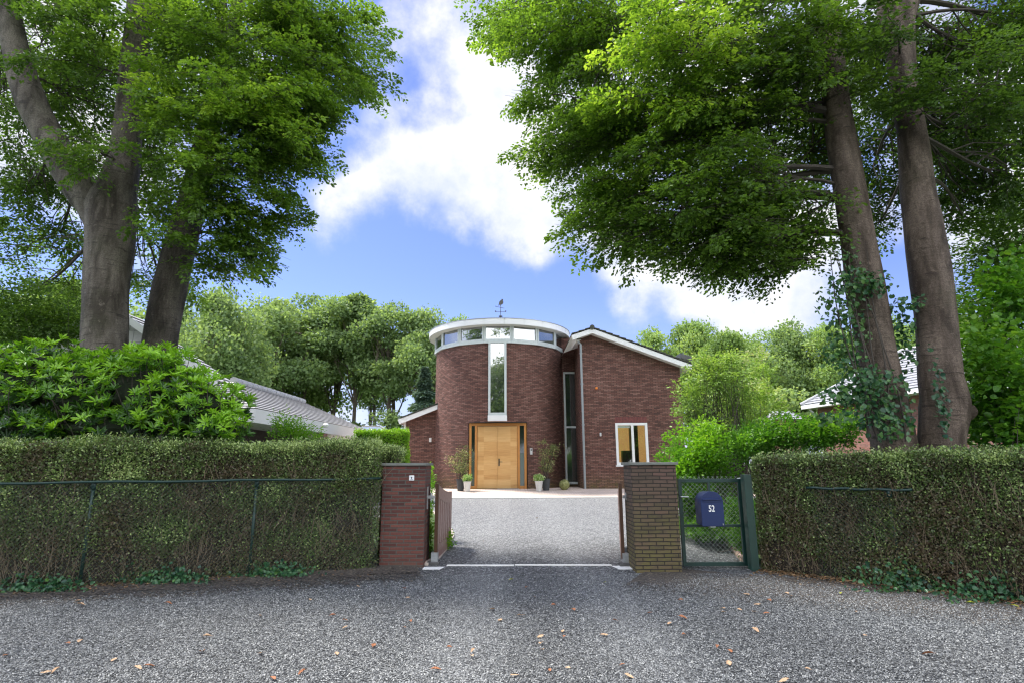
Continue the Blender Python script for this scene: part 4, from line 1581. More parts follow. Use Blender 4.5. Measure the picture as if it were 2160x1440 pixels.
gr = MB()
stepped_slope(gr, C1, C2, R2, R1, 13)
stepped_slope(gr, C2, C3, R2, R2 + [-.01, 0, 0], 13)
stepped_slope(gr, C3, C4, R1, R2, 13)
stepped_slope(gr, C4, C1, R1, R1 + [-.01, 0, 0], 13)
gro = gr.build('hip_roof', M['garage_tile'], gar)
rt = MB()
for i in range(16):
    rt.tube([(xr_, yr0 + i * (yr1 - yr0) / 16, zr_ + .03), (xr_, yr0 + (i + 1) * (yr1 - yr0) / 16 + .02, zr_ + .035)], [.11, .095], 8)
rt.build('ridge_tiles', simple('pale_ridge_tile', (.5, .5, .51), .5), gro)
fs = MB()
inn_ = float(e1[0] - f1[0])
dzf = ze - float(f1[2] + f2[2]) / 2
B1 = C1 + [-.08, .08, -dzf]; B2 = C2 + [-.08, -.08, -dzf]
B4 = C4 + [.08, .08, -dzf]; B3 = C3 + [.08, -.08, -dzf]
for (a_, b_, c_, d_) in ((C1, C2, B2, B1), (C4, C1, B1, B4), (C2, C3, B3, B2), (C3, C4, B4, B3)):
    cc = [np.array(a_), np.array(b_), np.array(c_), np.array(d_)]
    fs.add(cc, [(0, 1, 2, 3)])
fs.build('fascia', simple('bright_white_board', (.92, .92, .93), .4, var=.02), gar)
fs = MB()
fs.add([B1, B2, B3, B4], [(0, 1, 2, 3)])
fs.build('soffit', M['soffit'], gar)
gw_ = MB()
gw_.box(xw + .8, xe1 - 1.3, D1 + .9, D2 - .9, 0.3, ze - dzf - .002)
gw_.build('garage_wall', simple('dark_garage_wall', (.035, .025, .022), .8), gar)
pp = at(673, 920, 19.0)
gc = MB()
gc.box(pp[0] - .17, pp[0] + .17, 19.0, 19.34, .3, ze - dzf - .001)
gc.build('brick_post', M['brick_far'], gar)
v = MB()
q = at(676, 908, 17.3)
v.lathe((q[0] + .15, 17.3, ze - dzf * .62), [(.05, -.06), (.09, -.02), (.09, .03), (.04, .09)], 12)
v.box(q[0] - .03, q[0] + .1, 17.27, 17.33, ze - dzf * .62 - .02, ze - dzf * .62 + .02)
v.build('camera_dome', M['white'], gar)
# taller roof of the same outbuilding, behind the rhododendron
ur = MB()
ua, ub = at(268, 668, 15.5), at(441, 792, 15.5)
ur_h = float(ua[2] - ub[2])
A0, B0 = np.array(ub) + [0.25, 0, -.15], np.array(ua) + [-.3, 0, .2]
stepped_slope(ur, A0 + [0, 1.2, 0], A0, B0, B0 + [0, 1.2, 0], 14, .035)
stepped_slope(ur, A0 + [-9.2, 0, 0], A0 + [-9.2, 1.2, 0], B0 + [0, 1.2, 0], B0, 10, .035)
uro = ur.build('upper_roof', M['garage_tile'], gar)
ub_ = MB()
ub_.prism([A0 + [0, -.04, .06], B0 + [0, -.04, .06], B0 + [0, -.04, -.16], A0 + [0, -.04, -.16]], (0, .04, 0))
ub_.build('barge_board', M['white'], uro)
uw = MB()
uw.prism([A0 + [-.3, .5, -.2], B0 + [0, .5, -.2], A0 + [-8.9, .5, -.2], A0 + [-8.9, .5, -3.2], A0 + [-.3, .5, -3.2]], (0, .6, 0))
uw.build('gable_cladding', M['garage_tile'], gar)

# ------------------------------------------------------------------ low flat-roofed annexe far behind, with rooflight
b = empty('flat_roof_shed', (-9, 40, .6), 0, 'small flat-roofed outbuilding with glazed roof lantern far beyond the garage', 'outbuilding')
YS = 38.0
a_, c_ = at(735, 905, YS), at(826, 912, YS)
v = MB()
v.box(a_[0], c_[0] + .3, YS, YS + 4, .4, float(c_[2]))
v.build('shed_wall', M['brick_far'], b)
v = MB()
v.box(a_[0] - .2, c_[0] + .5, YS - .25, YS + 4.2, float(c_[2]), float(c_[2]) + .12)
v.build('shed_roof', M['white'], b)
v = MB()
l0, l1 = at(765, 900, YS + .8), at(822, 910, YS + .8)
zt2 = float(at(790, 898, YS + .8)[2])
zb2 = float(c_[2]) + .122
v.add([(l0[0] - .5, YS + .5, zb2), (l1[0], YS + .5, zb2), (l1[0], YS + 3.4, zb2), (l0[0] - .5, YS + 3.4, zb2),
       (l0[0] - .1, YS + .9, zt2), (l1[0] - .7, YS + .9, zt2), (l1[0] - .7, YS + 3.0, zt2), (l0[0] - .1, YS + 3.0, zt2)],
      [(0, 1, 5, 4), (1, 2, 6, 5), (2, 3, 7, 6), (3, 0, 4, 7), (4, 5, 6, 7)])
v.build('roof_lantern', glass_mat('lantern_glass', (.25, .3, .33), .35), b)
v = MB()
v.tube([(l0[0] - .1, YS + .9, zt2), (l1[0] - .7, YS + .9, zt2), (l1[0], YS + .5, zb2)], .045, 4)
v.tube([(l0[0] - .1, YS + .9, zt2), (l0[0] - .5, YS + .5, zb2)], .045, 4)
v.build('lantern_frame', M['steel_dark'], b)

# ------------------------------------------------------------------ neighbour's house on the east side
nb_ = empty('neighbour_house', (19.5, 29, .6), 0, 'brick house with grey pantile roof and white eaves behind the ivy-clad beech', 'house')
E1, E2 = at(1689, 853, 32.0), at(1960, 815.5, 24.0)
ze_ = (E1[2] + E2[2]) / 2
E1 = np.array([E1[0], 32.0, ze_]); E2 = np.array([E2[0], 23.0, ze_])
RG1, RG2 = E1 + [4.2, -2.8, 2.5], E2 + [4.6, 1.8, 2.5]
E3, E4 = E2 + [9, 0.5, 0], E1 + [9, .5, 0]
v = MB()
stepped_slope(v, E1, E2, RG2, RG1, 16, .04)
stepped_slope(v, E4, E1, RG1, RG1 + [.02, 0, 0], 14, .04)
stepped_slope(v, E2, E3, RG2, RG2 + [.02, 0, 0], 14, .04)
v.add([E3, E4, RG1, RG2], [(0, 1, 2, 3)])
ro = v.build('hip_roof', M['pantile'], nb_)
v = MB()
v.tube([E1 + [0, 0, .05], RG1 + [0, 0, .06]], .09, 8)
v.tube([E2 + [0, 0, .05], RG2 + [0, 0, .06]], .09, 8)
v.tube([RG1 + [0, 0, .06], RG2 + [0, 0, .06]], .09, 8)
v.build('ridge_tiles', simple('grey_ridge', (.35, .36, .38), .5), ro)
v = MB()
dn = np.array([0, 0, -.22])
for a_, b_ in ((E1, E2), (E4, E1), (E2, E3)):
    v.add([a_, b_, b_ + dn, a_ + dn], [(0, 1, 2, 3)])
v.add([E1 + dn, E2 + dn, E3 + dn, E4 + dn], [(3, 2, 1, 0)])
v.build('eaves', M['white'], nb_)
v = MB()
w0, w1 = E1 + [.6, -.6, -.23], E2 + [.6, .6, -.23]
w2, w3 = E3 + [-.6, .6, -.23], E4 + [-.6, -.6, -.23]
H_ = float(ze_) - .2
for a_, b_ in ((w0, w1), (w3, w0), (w1, w2)):
    ln = float(np.linalg.norm(b_ - a_))
    v.add([a_ - [0, 0, H_], b_ - [0, 0, H_], b_, a_], [(0, 1, 2, 3)], [[(0, 0), (ln, 0), (ln, H_), (0, H_)]])
v.build('house_wall', M['brick_far'], nb_)
v = MB()
v.tube([E1 + [.25, -.4, -.25], w0 + [-.06, -.15, -.5], w0 + [-.06, -.15, -4]], .05, 8)
v.build('downpipe', M['white'], nb_)

b = empty('small_shed', (12, 26, .6), 0, 'small shed with light grey tiled roof peeking above the bushes', 'shed')
YS = 26.0
a_, c_, tp = at(1636, 884, YS), at(1684, 884, YS), at(1672, 866, YS + .8)
v = MB()
Q1, Q2 = np.array([a_[0], YS, a_[2]]), np.array([c_[0] + .3, YS, a_[2]])
Q3, Q4 = np.array([c_[0] + .1, YS + .9, tp[2]]), np.array([a_[0] + .15, YS + .9, tp[2]])
stepped_slope(v, Q1, Q2, Q3, Q4, 4, .04)
v.add([Q2, Q2 + [0, 1.8, 0], Q3], [(0, 1, 2)])
v.add([Q1, Q4, Q1 + [0, 1.8, 0]], [(0, 1, 2)])
stepped_slope(v, Q2 + [0, 1.8, 0], Q1 + [0, 1.8, 0], Q4, Q3, 4, .04)
v.build('shed_roof', M['pantile'], b)
v = MB()
v.box(a_[0] + .2, c_[0] + .1, YS + .15, YS + 1.65, .5, float(a_[2]) + .02)
v.build('shed_wall', M['brick_far'], b)

# ------------------------------------------------------------------ foliage tools
def unit(a):
    return a / (np.linalg.norm(a, axis=-1, keepdims=True) + 1e-9)


def leaf6(P, D, Nm, Ln, Wd):
    """pointed oval leaves: two quads folded on the midrib"""
    D = unit(D)
    S = unit(np.cross(D, Nm))
    Nn = np.cross(S, D)
    Ln = Ln[:, None]; Wd = Wd[:, None]
    b = P
    t = P + D * Ln - Nn * Ln * .08
    l1 = P + D * Ln * .30 + S * Wd * .46 + Nn * Wd * .16
    l2 = P + D * Ln * .68 + S * Wd * .40 + Nn * Wd * .10
    r1 = P + D * Ln * .30 - S * Wd * .46 + Nn * Wd * .16
    r2 = P + D * Ln * .68 - S * Wd * .40 + Nn * Wd * .10
    V = np.stack([b, l1, l2, t, r2, r1], 1).reshape(-1, 3)
    n = len(P)
    o = (np.arange(n) * 6)[:, None]
    F = np.concatenate([o + np.array([[0, 1, 2, 3]]), o + np.array([[0, 3, 4, 5]])], 1).reshape(-1, 4)
    return V, F, 2


def leaf4(P, D, Nm, Ln, Wd):
    D = unit(D)
    S = unit(np.cross(D, Nm))
    Ln = Ln[:, None]; Wd = Wd[:, None]
    V = np.stack([P, P + D * Ln * .5 + S * Wd * .5, P + D * Ln, P + D * Ln * .5 - S * Wd * .5], 1).reshape(-1, 3)
    n = len(P)
    F = (np.arange(n) * 4)[:, None] + np.array([[0, 1, 2, 3]])
    return V, F, 1


class Leaves:
    def __init__(s):
        s.V, s.F, s.T, s.n = [], [], [], 0

    def add(s, fn, P, D, Nm, Ln, Wd, tone):
        V, F, k = fn(P, D, Nm, Ln, Wd)
        s.V.append(V); s.F.append(F + s.n); s.T.append(np.repeat(np.clip(tone, 0, 1), k))
        s.n += len(V)

    def build(s, name, mt, parent=None):
        me = np_mesh(name, np.concatenate(s.V), np.concatenate(s.F), np.concatenate(s.T))
        return link(name, me, mt, parent)


def rnd_ball(rng, n):
    v = unit(rng.normal(size=(n, 3)))
    return v * (rng.random(n) ** (1 / 2.6))[:, None]


def rnd_soft(rng, n):
    v = rng.normal(size=(n, 3)) * .52
    l = np.linalg.norm(v, axis=1, keepdims=True)
    return v * np.minimum(1, 1.45 / (l + 1e-6))


UPV = np.array([0, 0, 1.0])


def spray_leaves(lv, rng, org, dr, length, nl, leafL, tone, flat=.35, fn=leaf6, wr=.62, droop=.18, wide=.42):
    n = len(org)
    dr = unit(dr)
    side = unit(np.cross(dr, UPV + rng.normal(size=(n, 3)) * .18))
    upn = np.cross(side, dr)
    t = (np.arange(nl) + rng.random((n, nl))) / nl
    sg = np.where(np.arange(nl) % 2 == 0, 1.0, -1.0)[None, :] * np.ones((n, 1))
    off = sg * rng.random((n, nl)) ** .8 * wide * np.sin(np.pi * np.clip(t * .85 + .12, 0, 1)) * length[:, None]
    P = (org[:, None, :] + dr[:, None, :] * (t * length[:, None])[..., None] + side[:, None, :] * off[..., None]
         + upn[:, None, :] * (rng.normal(size=(n, nl)) * .025)[..., None])
    P[..., 2] -= droop * length[:, None] * t ** 2 + np.abs(off) * .12
    D = dr[:, None, :] * .65 + side[:, None, :] * (sg * .75)[..., None] + rng.normal(size=(n, nl, 3)) * .25 - UPV * .12
    Nm = upn[:, None, :] + rng.normal(size=(n, nl, 3)) * flat
    Ln = leafL * rng.uniform(.65, 1.15, (n, nl))
    T = tone[:, None] + rng.normal(size=(n, nl)) * .10
    lv.add(fn, P.reshape(-1, 3), D.reshape(-1, 3), Nm.reshape(-1, 3), Ln.ravel(), Ln.ravel() * wr, T.ravel())


def bez(a, b, rng, sag=.15, n=6, jit=.06):
    a, b = np.array(a, float), np.array(b, float)
    l = np.linalg.norm(b - a)
    o = rng.normal(size=3) * jit * l
    pts = []
    for i in range(n + 1):
        t = i / n
        p = a * (1 - t) + b * t + o * math.sin(math.pi * t)
        p[2] += sag * l * math.sin(math.pi * t) * (1 - t)
        pts.append(p)
    return pts


def lobe(px, py, Y, rxp, rzp, ry, n, tone=.5):
    c = at(px, py, Y)
    k = np.linalg.norm(c - CAM) / FPX / math.sqrt(1 + ((px - 1080) ** 2 + (py - 720) ** 2) / FPX ** 2)
    return dict(c=c, r=np.array([rxp * k, ry, rzp * k]), n=n, tone=tone)


def big_crown(tree, lobes, trunk_pts, trunk_r, seed, mt, barkm, leafL=.075, nl=26, upper=()):
    """boughs from the nearest trunk point into every lobe, leaf sprays through each lobe's volume"""
    rng = np.random.default_rng(seed)
    lv = Leaves()
    tp = np.array(trunk_pts)
    for li, lb in enumerate(list(lobes) + list(upper)):
        isup = li >= len(lobes)
        c, r, n = lb['c'], lb['r'], lb['n']
        d = np.linalg.norm(tp - c, axis=1) + np.where(tp[:, 2] > c[2] + .3, (tp[:, 2] - c[2]) * .8, 0)
        src = tp[int(np.argmin(d))]
        bb_ = MB()
        pts = bez(src, c, rng, .12, 8, .05)
        L0 = np.linalg.norm(c - src)
        r0 = min(.065, .018 + L0 * .010)
        bb_.tube(pts, [r0 * (1 - .7 * i / 8) + .004 for i in range(9)], 6, wob=lambda i, k, a, l: 1 + .08 * math.sin(i * 1.7 + k))
        kk = 13
        nbr = max(2, int(round(n / kk)))
        offs = rnd_soft(rng, nbr)
        st_ = c + offs * r
        out_ = (st_ - src) * np.array([1, 1, .22])
        o_ = unit(unit(out_) * .8 + offs * np.array([.6, .6, .18]) + rng.normal(size=(nbr, 3)) * np.array([.35, .35, .24]) - UPV * .10)
        l_ = rng.uniform(.7, 1.35, nbr) * min(1.5, max(.5, float(np.mean(r)) * 1.15)) * (1.4 if isup else 1)
        sd_ = unit(np.cross(o_, UPV + rng.normal(size=(nbr, 3)) * .15))
        st_ = st_ - o_ * (l_ * .5)[:, None]
        tt = (np.arange(kk) + rng.random((nbr, kk))) / kk * .98 + .05
        sg_ = np.where(np.arange(kk) % 2 == 0, 1., -1.)[None, :] * np.ones((nbr, 1))
        org = st_[:, None, :] + o_[:, None, :] * (tt * l_[:, None])[..., None]
        org[..., 2] -= .16 * l_[:, None] * tt ** 2
        org = org + rng.normal(size=org.shape) * np.array([.06, .06, .09])
        spread = (1 - .75 * tt) * .95 + .08
        dr = o_[:, None, :] * .75 + sd_[:, None, :] * (sg_ * spread)[..., None] + rng.normal(size=(nbr, kk, 3)) * np.array([.18, .18, .20]) - UPV * .12
        ln = (.30 + .50 * (1 - tt)) * rng.uniform(.7, 1.25, (nbr, kk)) * (1.3 if isup else 1)
        tone = (lb['tone'] + rng.normal(size=nbr) * .17)[:, None] + rng.normal(size=(nbr, kk)) * .07
        spray_leaves(lv, rng, org.reshape(-1, 3), dr.reshape(-1, 3), ln.ravel(), nl if not isup else nl // 2, leafL * (2.1 if isup else 1), tone.ravel(), droop=.22, wide=.36, flat=.55)
        for i in range(nbr):
            e = [st_[i] + o_[i] * l_[i] * f_ - UPV * .16 * l_[i] * f_ ** 2 for f_ in (0, .3, .6, .9, 1.1)]
            if not isup or i % 3 == 0:
                j = int(rng.integers(3, 9))
                q = bez(pts[j], e[0], rng, .06, 3, .06)[:-1] + e
                bb_.tube(q, [.016, .014, .012, .010, .008, .006, .004, .002], 4, caps=False)
                for f_ in (.2, .4, .6):
                    for sg in (1, -1):
                        a0 = e[0] + (e[3] - e[0]) * f_ / .9
                        bb_.tube([a0, a0 + (o_[i] * .7 + sd_[i] * sg) * .28 - UPV * .03, a0 + (o_[i] * .75 + sd_[i] * sg) * .55 - UPV * .10], [.005, .004, .002], 3, caps=False)
        bb_.build('bough', barkm, tree)
    return lv.build('crown', mt, tree)


def trunk_tube(mb, spec, Y, sides=18, seed=0, flare=0.0, amp=.035, sub=5, dY=None):
    """spec: list of (px, py, width px) at depth Y; resampled smooth"""
    P, Rr = [], []
    for i, (px, py, w) in enumerate(spec):
        yy = Y + (dY[i] if dY else 0)
        c = at(px, py, yy)
        k = np.dot(c - CAM, F_) / FPX
        P.append(c); Rr.append(w * k / 2 * math.cos(math.atan(abs(px - 1080) / FPX)) * .97)
    P = np.array(P); Rr = np.array(Rr)
    PP, RRR = [], []
    for i in range(len(P) - 1):
        p0, p1, p2, p3 = P[max(i - 1, 0)], P[i], P[i + 1], P[min(i + 2, len(P) - 1)]
        for j in range(sub):
            t = j / sub
            PP.append(.5 * ((2 * p1) + (-p0 + p2) * t + (2 * p0 - 5 * p1 + 4 * p2 - p3) * t * t + (-p0 + 3 * p1 - 3 * p2 + p3) * t ** 3))
            RRR.append(Rr[i] * (1 - t) + Rr[i + 1] * t)
    PP.append(P[-1]); RRR.append(Rr[-1])

    def wob(i, k, a, l):
        v = noise.noise(Vector((math.cos(a) * 1.1 + seed * 7.3, math.sin(a) * 1.1, l * .7)))
        v2 = noise.noise(Vector((math.cos(a) * 3 + seed, math.sin(a) * 3, l * 2.5)))
        return 1 + v * amp * 2.2 + v2 * amp
    mb.tube(PP, RRR, sides, wob=wob)
    return PP


# ------------------------------------------------------------------ the four big beeches
tA = empty('beech_tree', (at(222, 1150, 11.7)[0], 11.7, 0), 0, 'big grey beech with smooth trunk forked low, behind the rhododendron', 'tree', 'big beech trees at the gate')
YA_ = 11.7
mb = MB()
pA = trunk_tube(mb, [(218, 1170, 175), (219, 1080, 135), (220, 900, 118), (220, 720, 110), (225, 600, 106), (232, 500, 112), (236, 440, 122), (246, 400, 96), (262, 340, 74), (270, 260, 66), (280, 160, 62), (289, 60, 58), (300, -80, 52), (310, -260, 40)], YA_, 22, 1)
mb.build('trunk', M['bark_a'], tA, smooth=True)
mb = MB()
pA2 = trunk_tube(mb, [(228, 505, 78), (205, 440, 92), (168, 395, 86), (110, 300, 78), (60, 200, 76), (32, 100, 66), (15, 0, 62), (0, -150, 54), (-20, -300, 44)], YA_, 18, 2, dY=[0, -.05, -.1, -.2, -.2, -.2, -.2, 0, 0])
mb.build('limb', M['bark_a'], tA, smooth=True)
lobA = [lobe(110, 90, 13.0, 190, 120, 1.6, 420, .42), lobe(330, 90, 13.2, 150, 110, 1.5, 360, .42), lobe(50, 260, 13.4, 140, 110, 1.4, 300, .38), lobe(205, 230, 13.2, 130, 100, 1.2, 260, .42),
        lobe(330, 300, 13.4, 80, 110, 1.0, 200, .40), lobe(55, 410, 13.8, 120, 65, 1.2, 200, .40), lobe(210, 320, 10.9, 90, 30, .5, 60, .5), lobe(170, 130, 11.0, 60, 60, .5, 60, .48),
        lobe(100, 600, 15.0, 120, 70, 1.0, 180, .35), lobe(330, 560, 14.5, 60, 80, .9, 130, .45), lobe(130, 490, 14.5, 90, 40, .9, 110, .35), lobe(310, 450, 14.0, 60, 60, .9, 110, .45), lobe(170, 20, 11.0, 80, 50, .6, 90, .5), lobe(0, 160, 14, 80, 150, 1.2, 160, .4)]
upA = [lobe(60, -230, 12.5, 220, 150, 2.2, 90, .5), lobe(330, -250, 13.5, 220, 150, 2.2, 90, .5), lobe(-200, 50, 13, 200, 220, 2.2, 90, .5), lobe(0, -600, 13, 350, 250, 2.5, 90, .5)]
def wl(x, y, z, rx, ry, rz, n, tone=.5):
    return dict(c=np.array([x, y, z], float), r=np.array([rx, ry, rz], float), n=n, tone=tone)


upA += [wl(-11, 7.5, 12.5, 2.4, 2.4, 1.0, 120), wl(-8.5, 3.5, 13, 2.4, 2.2, 1.0, 120), wl(-13, 2, 13, 2.5, 2.5, 1.0, 90)]  # unseen crown lobes added overhead to shade the foreground
big_crown(tA, lobA, pA[22:] + pA2[8:], None, 11, M['leaf_beech_dark'], M['branch'], upper=upA, leafL=.09)

tB = empty('beech_tree', (at(330, 1150, 12.6)[0], 12.6, 0), 0, 'slender rough-barked beech leaning towards the driveway, beside the forked one', 'tree', 'big beech trees at the gate')
mb = MB()
pB = trunk_tube(mb, [(318, 1150, 125), (322, 1000, 100), (328, 850, 88), (338, 720, 81), (358, 610, 80), (386, 500, 70), (410, 400, 58), (430, 310, 50), (455, 220, 43), (478, 130, 37), (500, 20, 31), (520, -120, 26), (545, -300, 18)], 12.6, 18, 3)
mb.build('trunk', M['bark_b'], tB, smooth=True)
mb = MB()
pB2 = trunk_tube(mb, [(478, 130, 26), (470, 60, 26), (466, 0, 26), (455, -150, 20)], 12.6, 10, 4)
mb.build('limb', M['bark_b'], tB, smooth=True)
lobB = [lobe(685, 60, 11.8, 85, 90, 1.3, 300, .45), lobe(705, 150, 12.2, 55, 60, 1.0, 170, .45), lobe(590, 70, 12.0, 130, 100, 1.4, 400, .45), lobe(620, 190, 11.4, 100, 70, 1.1, 300, .6),  # higher tones paint the lit clumps into the leaf colour
        lobe(580, 260, 11.6, 75, 80, .9, 220, .5), lobe(555, 345, 11.8, 75, 60, .9, 200, .45), lobe(520, 230, 11.0, 120, 100, 1.0, 380, .68), lobe(440, 330, 11.2, 110, 90, 1.0, 260, .5),
        lobe(500, 400, 11.6, 90, 75, .9, 240, .52), lobe(455, 480, 12.0, 65, 60, .8, 170, .45), lobe(535, 505, 12.2, 38, 45, .6, 90, .4), lobe(440, 545, 12.4, 75, 30, .6, 70, .42),
        lobe(430, 150, 11.4, 90, 90, 1.0, 200, .5), lobe(360, 60, 11.4, 100, 70, .9, 170, .5), lobe(390, 260, 11.3, 80, 50, .6, 110, .62), lobe(520, 20, 11.6, 160, 50, 1.0, 240, .5), lobe(650, 240, 12.0, 60, 45, .8, 110, .48)]
upB = [lobe(570, -230, 12, 160, 130, 2, 90, .5), lobe(450, -330, 12.5, 200, 160, 2, 70, .5), lobe(700, -420, 12.5, 200, 180, 2, 70, .5)]
upB += [wl(-5.5, 6.5, 13.5, 2.2, 2.2, 1.0, 110), wl(-4.5, 2.5, 14, 2.2, 2.2, 1.0, 100), ]  # more unseen lobes added for shade on the forecourt
big_crown(tB, lobB, pB[22:] + pB2, None, 12, M['leaf_beech'], M['branch'], upper=upB, leafL=.09)

YC_ = 9.9
tC = empty('beech_tree', (at(1900, 1150, YC_)[0], YC_, 0), 0, 'ivy-clad beech with brown trunk leaning left behind the east hedge', 'tree', 'big beech trees at the gate')
mb = MB()
pC = trunk_tube(mb, [(1930, 1180, 190), (1905, 1060, 135), (1884, 930, 108), (1866, 830, 96), (1847, 735, 90), (1828, 620, 88), (1812, 520, 80), (1792, 400, 74), (1776, 300, 68), (1762, 200, 60), (1752, 100, 54), (1745, 0, 50), (1735, -150, 42), (1730, -320, 30)], YC_, 20, 5)
mb.build('trunk', M['bark_c'], tC, smooth=True)
lobC = [lobe(1080, 10, 12.0, 100, 55, 1.1, 180, 0.45), lobe(1200, 95, 11.6, 85, 85, 1.2, 280, 0.42), lobe(1235, 235, 11.2, 80, 80, 1.1, 300, 0.42), lobe(1215, 300, 11.0, 65, 40, .8, 110, 0.50), lobe(1300, 130, 11.2, 120, 140, 1.3, 420, 0.42),  # tone bias paints lit clumps bright and the shaded eastern lobes dark
        lobe(1330, 300, 10.8, 115, 80, 1.1, 330, 0.50), lobe(1340, 400, 10.6, 85, 60, .9, 200, 0.50), lobe(1320, 470, 10.6, 75, 40, .7, 130, 0.45), lobe(1430, 440, 10.2, 120, 75, 1.0, 330, 0.42), lobe(1450, 300, 10.4, 120, 110, 1.1, 380, 0.42),
        lobe(1430, 110, 9.0, 115, 100, .8, 260, 0.85), lobe(1560, 410, 9.9, 120, 100, 1.1, 350, 0.15), lobe(1570, 500, 10.0, 95, 48, .8, 210, 0.15), lobe(1600, 240, 10.2, 130, 120, 1.2, 380, 0.16), lobe(1560, 60, 9.6, 150, 110, 1.1, 330, 0.25),
        lobe(1690, 460, 10.4, 80, 55, .8, 190, 0.15), lobe(1470, 515, 10.2, 90, 28, .7, 110, 0.40), lobe(1700, 330, 10.8, 90, 110, 1.0, 260, 0.13), lobe(1700, 70, 8.9, 80, 60, .5, 100, 0.15), lobe(1250, 40, 11.0, 130, 70, 1.2, 220, 0.45), lobe(1440, 200, 9.4, 130, 60, .7, 150, 0.75), lobe(1260, 420, 10.8, 45, 30, .6, 50, 0.50), lobe(1640, 555, 10.2, 60, 22, .6, 60, 0.20), lobe(1690, 120, 9.8, 110, 130, 1.1, 300, 0.18)]
upC = [lobe(1200, -160, 12, 200, 130, 1.8, 90, .5), lobe(1500, -200, 10.5, 220, 150, 1.8, 100, .5), lobe(1700, -330, 10, 230, 160, 1.8, 80, .5), lobe(1350, -420, 12, 260, 170, 1.8, 70, .5)]
upC += [wl(2.0, 5.0, 12.5, 2.3, 2.2, 1.0, 110), wl(-1.0, 2.5, 13, 2.0, 2.0, 1.0, 70), wl(5, 3.5, 12, 2.2, 2.2, 1.0, 90)]  # unseen lobes near the camera, added to cast dappled shade
big_crown(tC, lobC, pC[30:], None, 13, M['leaf_beech'], M['branch'], upper=upC, leafL=.085)

YD_ = 9.7
tD = empty('beech_tree', (at(1990, 1150, YD_)[0], YD_, 0), 0, 'thick upright beech with a knobbly burl, easternmost of the big trunks', 'tree', 'big beech trees at the gate')
mb = MB()
pD = trunk_tube(mb, [(1990, 1180, 190), (1990, 1050, 140), (1988, 930, 110), (1993, 860, 122), (1982, 790, 106), (1975, 700, 98), (1965, 600, 100), (1950, 490, 90), (1934, 380, 80), (1923, 280, 66), (1906, 180, 62), (1896, 80, 72), (1888, 20, 88)], YD_, 20, 6, amp=.045)
mb.build('trunk', M['bark_c'], tD, smooth=True)
mb = MB()
trunk_tube(mb, [(1988, 868, 96), (2020, 870, 70), (2047, 866, 42), (2054, 864, 18)], YD_, 14, 8, amp=.09)
mb.build('burl', M['bark_c'], tD, smooth=True)
for k, sp in enumerate(([(1893, 70, 60), (1868, -10, 50), (1850, -120, 40), (1830, -260, 30)], [(1894, 70, 62), (1922, -20, 52), (1945, -130, 42), (1970, -280, 30)])):
    mb = MB()
    pd = trunk_tube(mb, sp, YD_, 14, 9 + k)
    mb.build('limb', M['bark_c'], tD, smooth=True)
    pD = pD + pd
lobD = [lobe(1835, 130, 11.5, 70, 130, 1.0, 260, 0.18), lobe(1845, 350, 11.8, 55, 110, .9, 190, 0.21), lobe(1950, 110, 11.0, 110, 110, 1.1, 280, 0.19), lobe(2070, 100, 10.4, 120, 120, 1.1, 330, 0.21), lobe(2060, 270, 10.8, 110, 70, 1.0, 260, 0.18),  # low tones paint this crown's shade into the leaves
        lobe(1990, 300, 11.6, 75, 80, .9, 190, 0.21), lobe(2120, 360, 10.8, 75, 65, .8, 150, 0.23), lobe(2020, 395, 11.4, 60, 35, .6, 60, 0.21), lobe(1855, 470, 12.0, 40, 35, .6, 50, 0.25), lobe(1990, 190, 8.8, 60, 60, .5, 60, 0.28), lobe(2120, 180, 9.0, 80, 100, .6, 130, 0.23), lobe(2140, 30, 9.4, 80, 60, .6, 100, 0.23), lobe(2030, 455, 11.0, 55, 22, .5, 30, 0.23)]
lobD += [lobe(1895, 70, 9.0, 60, 60, .4, 55, .12), lobe(1880, 180, 9.0, 45, 40, .4, 30, .12)]
upD = [lobe(1950, -180, 10.5, 250, 150, 2, 100, .5), lobe(2250, 80, 10.5, 170, 250, 1.8, 90, .5), lobe(2050, -450, 10.5, 320, 200, 2, 80, .5)]
big_crown(tD, lobD, pD[30:], None, 14, M['leaf_beech_dark'], M['branch'], upper=upD, leafL=.085)


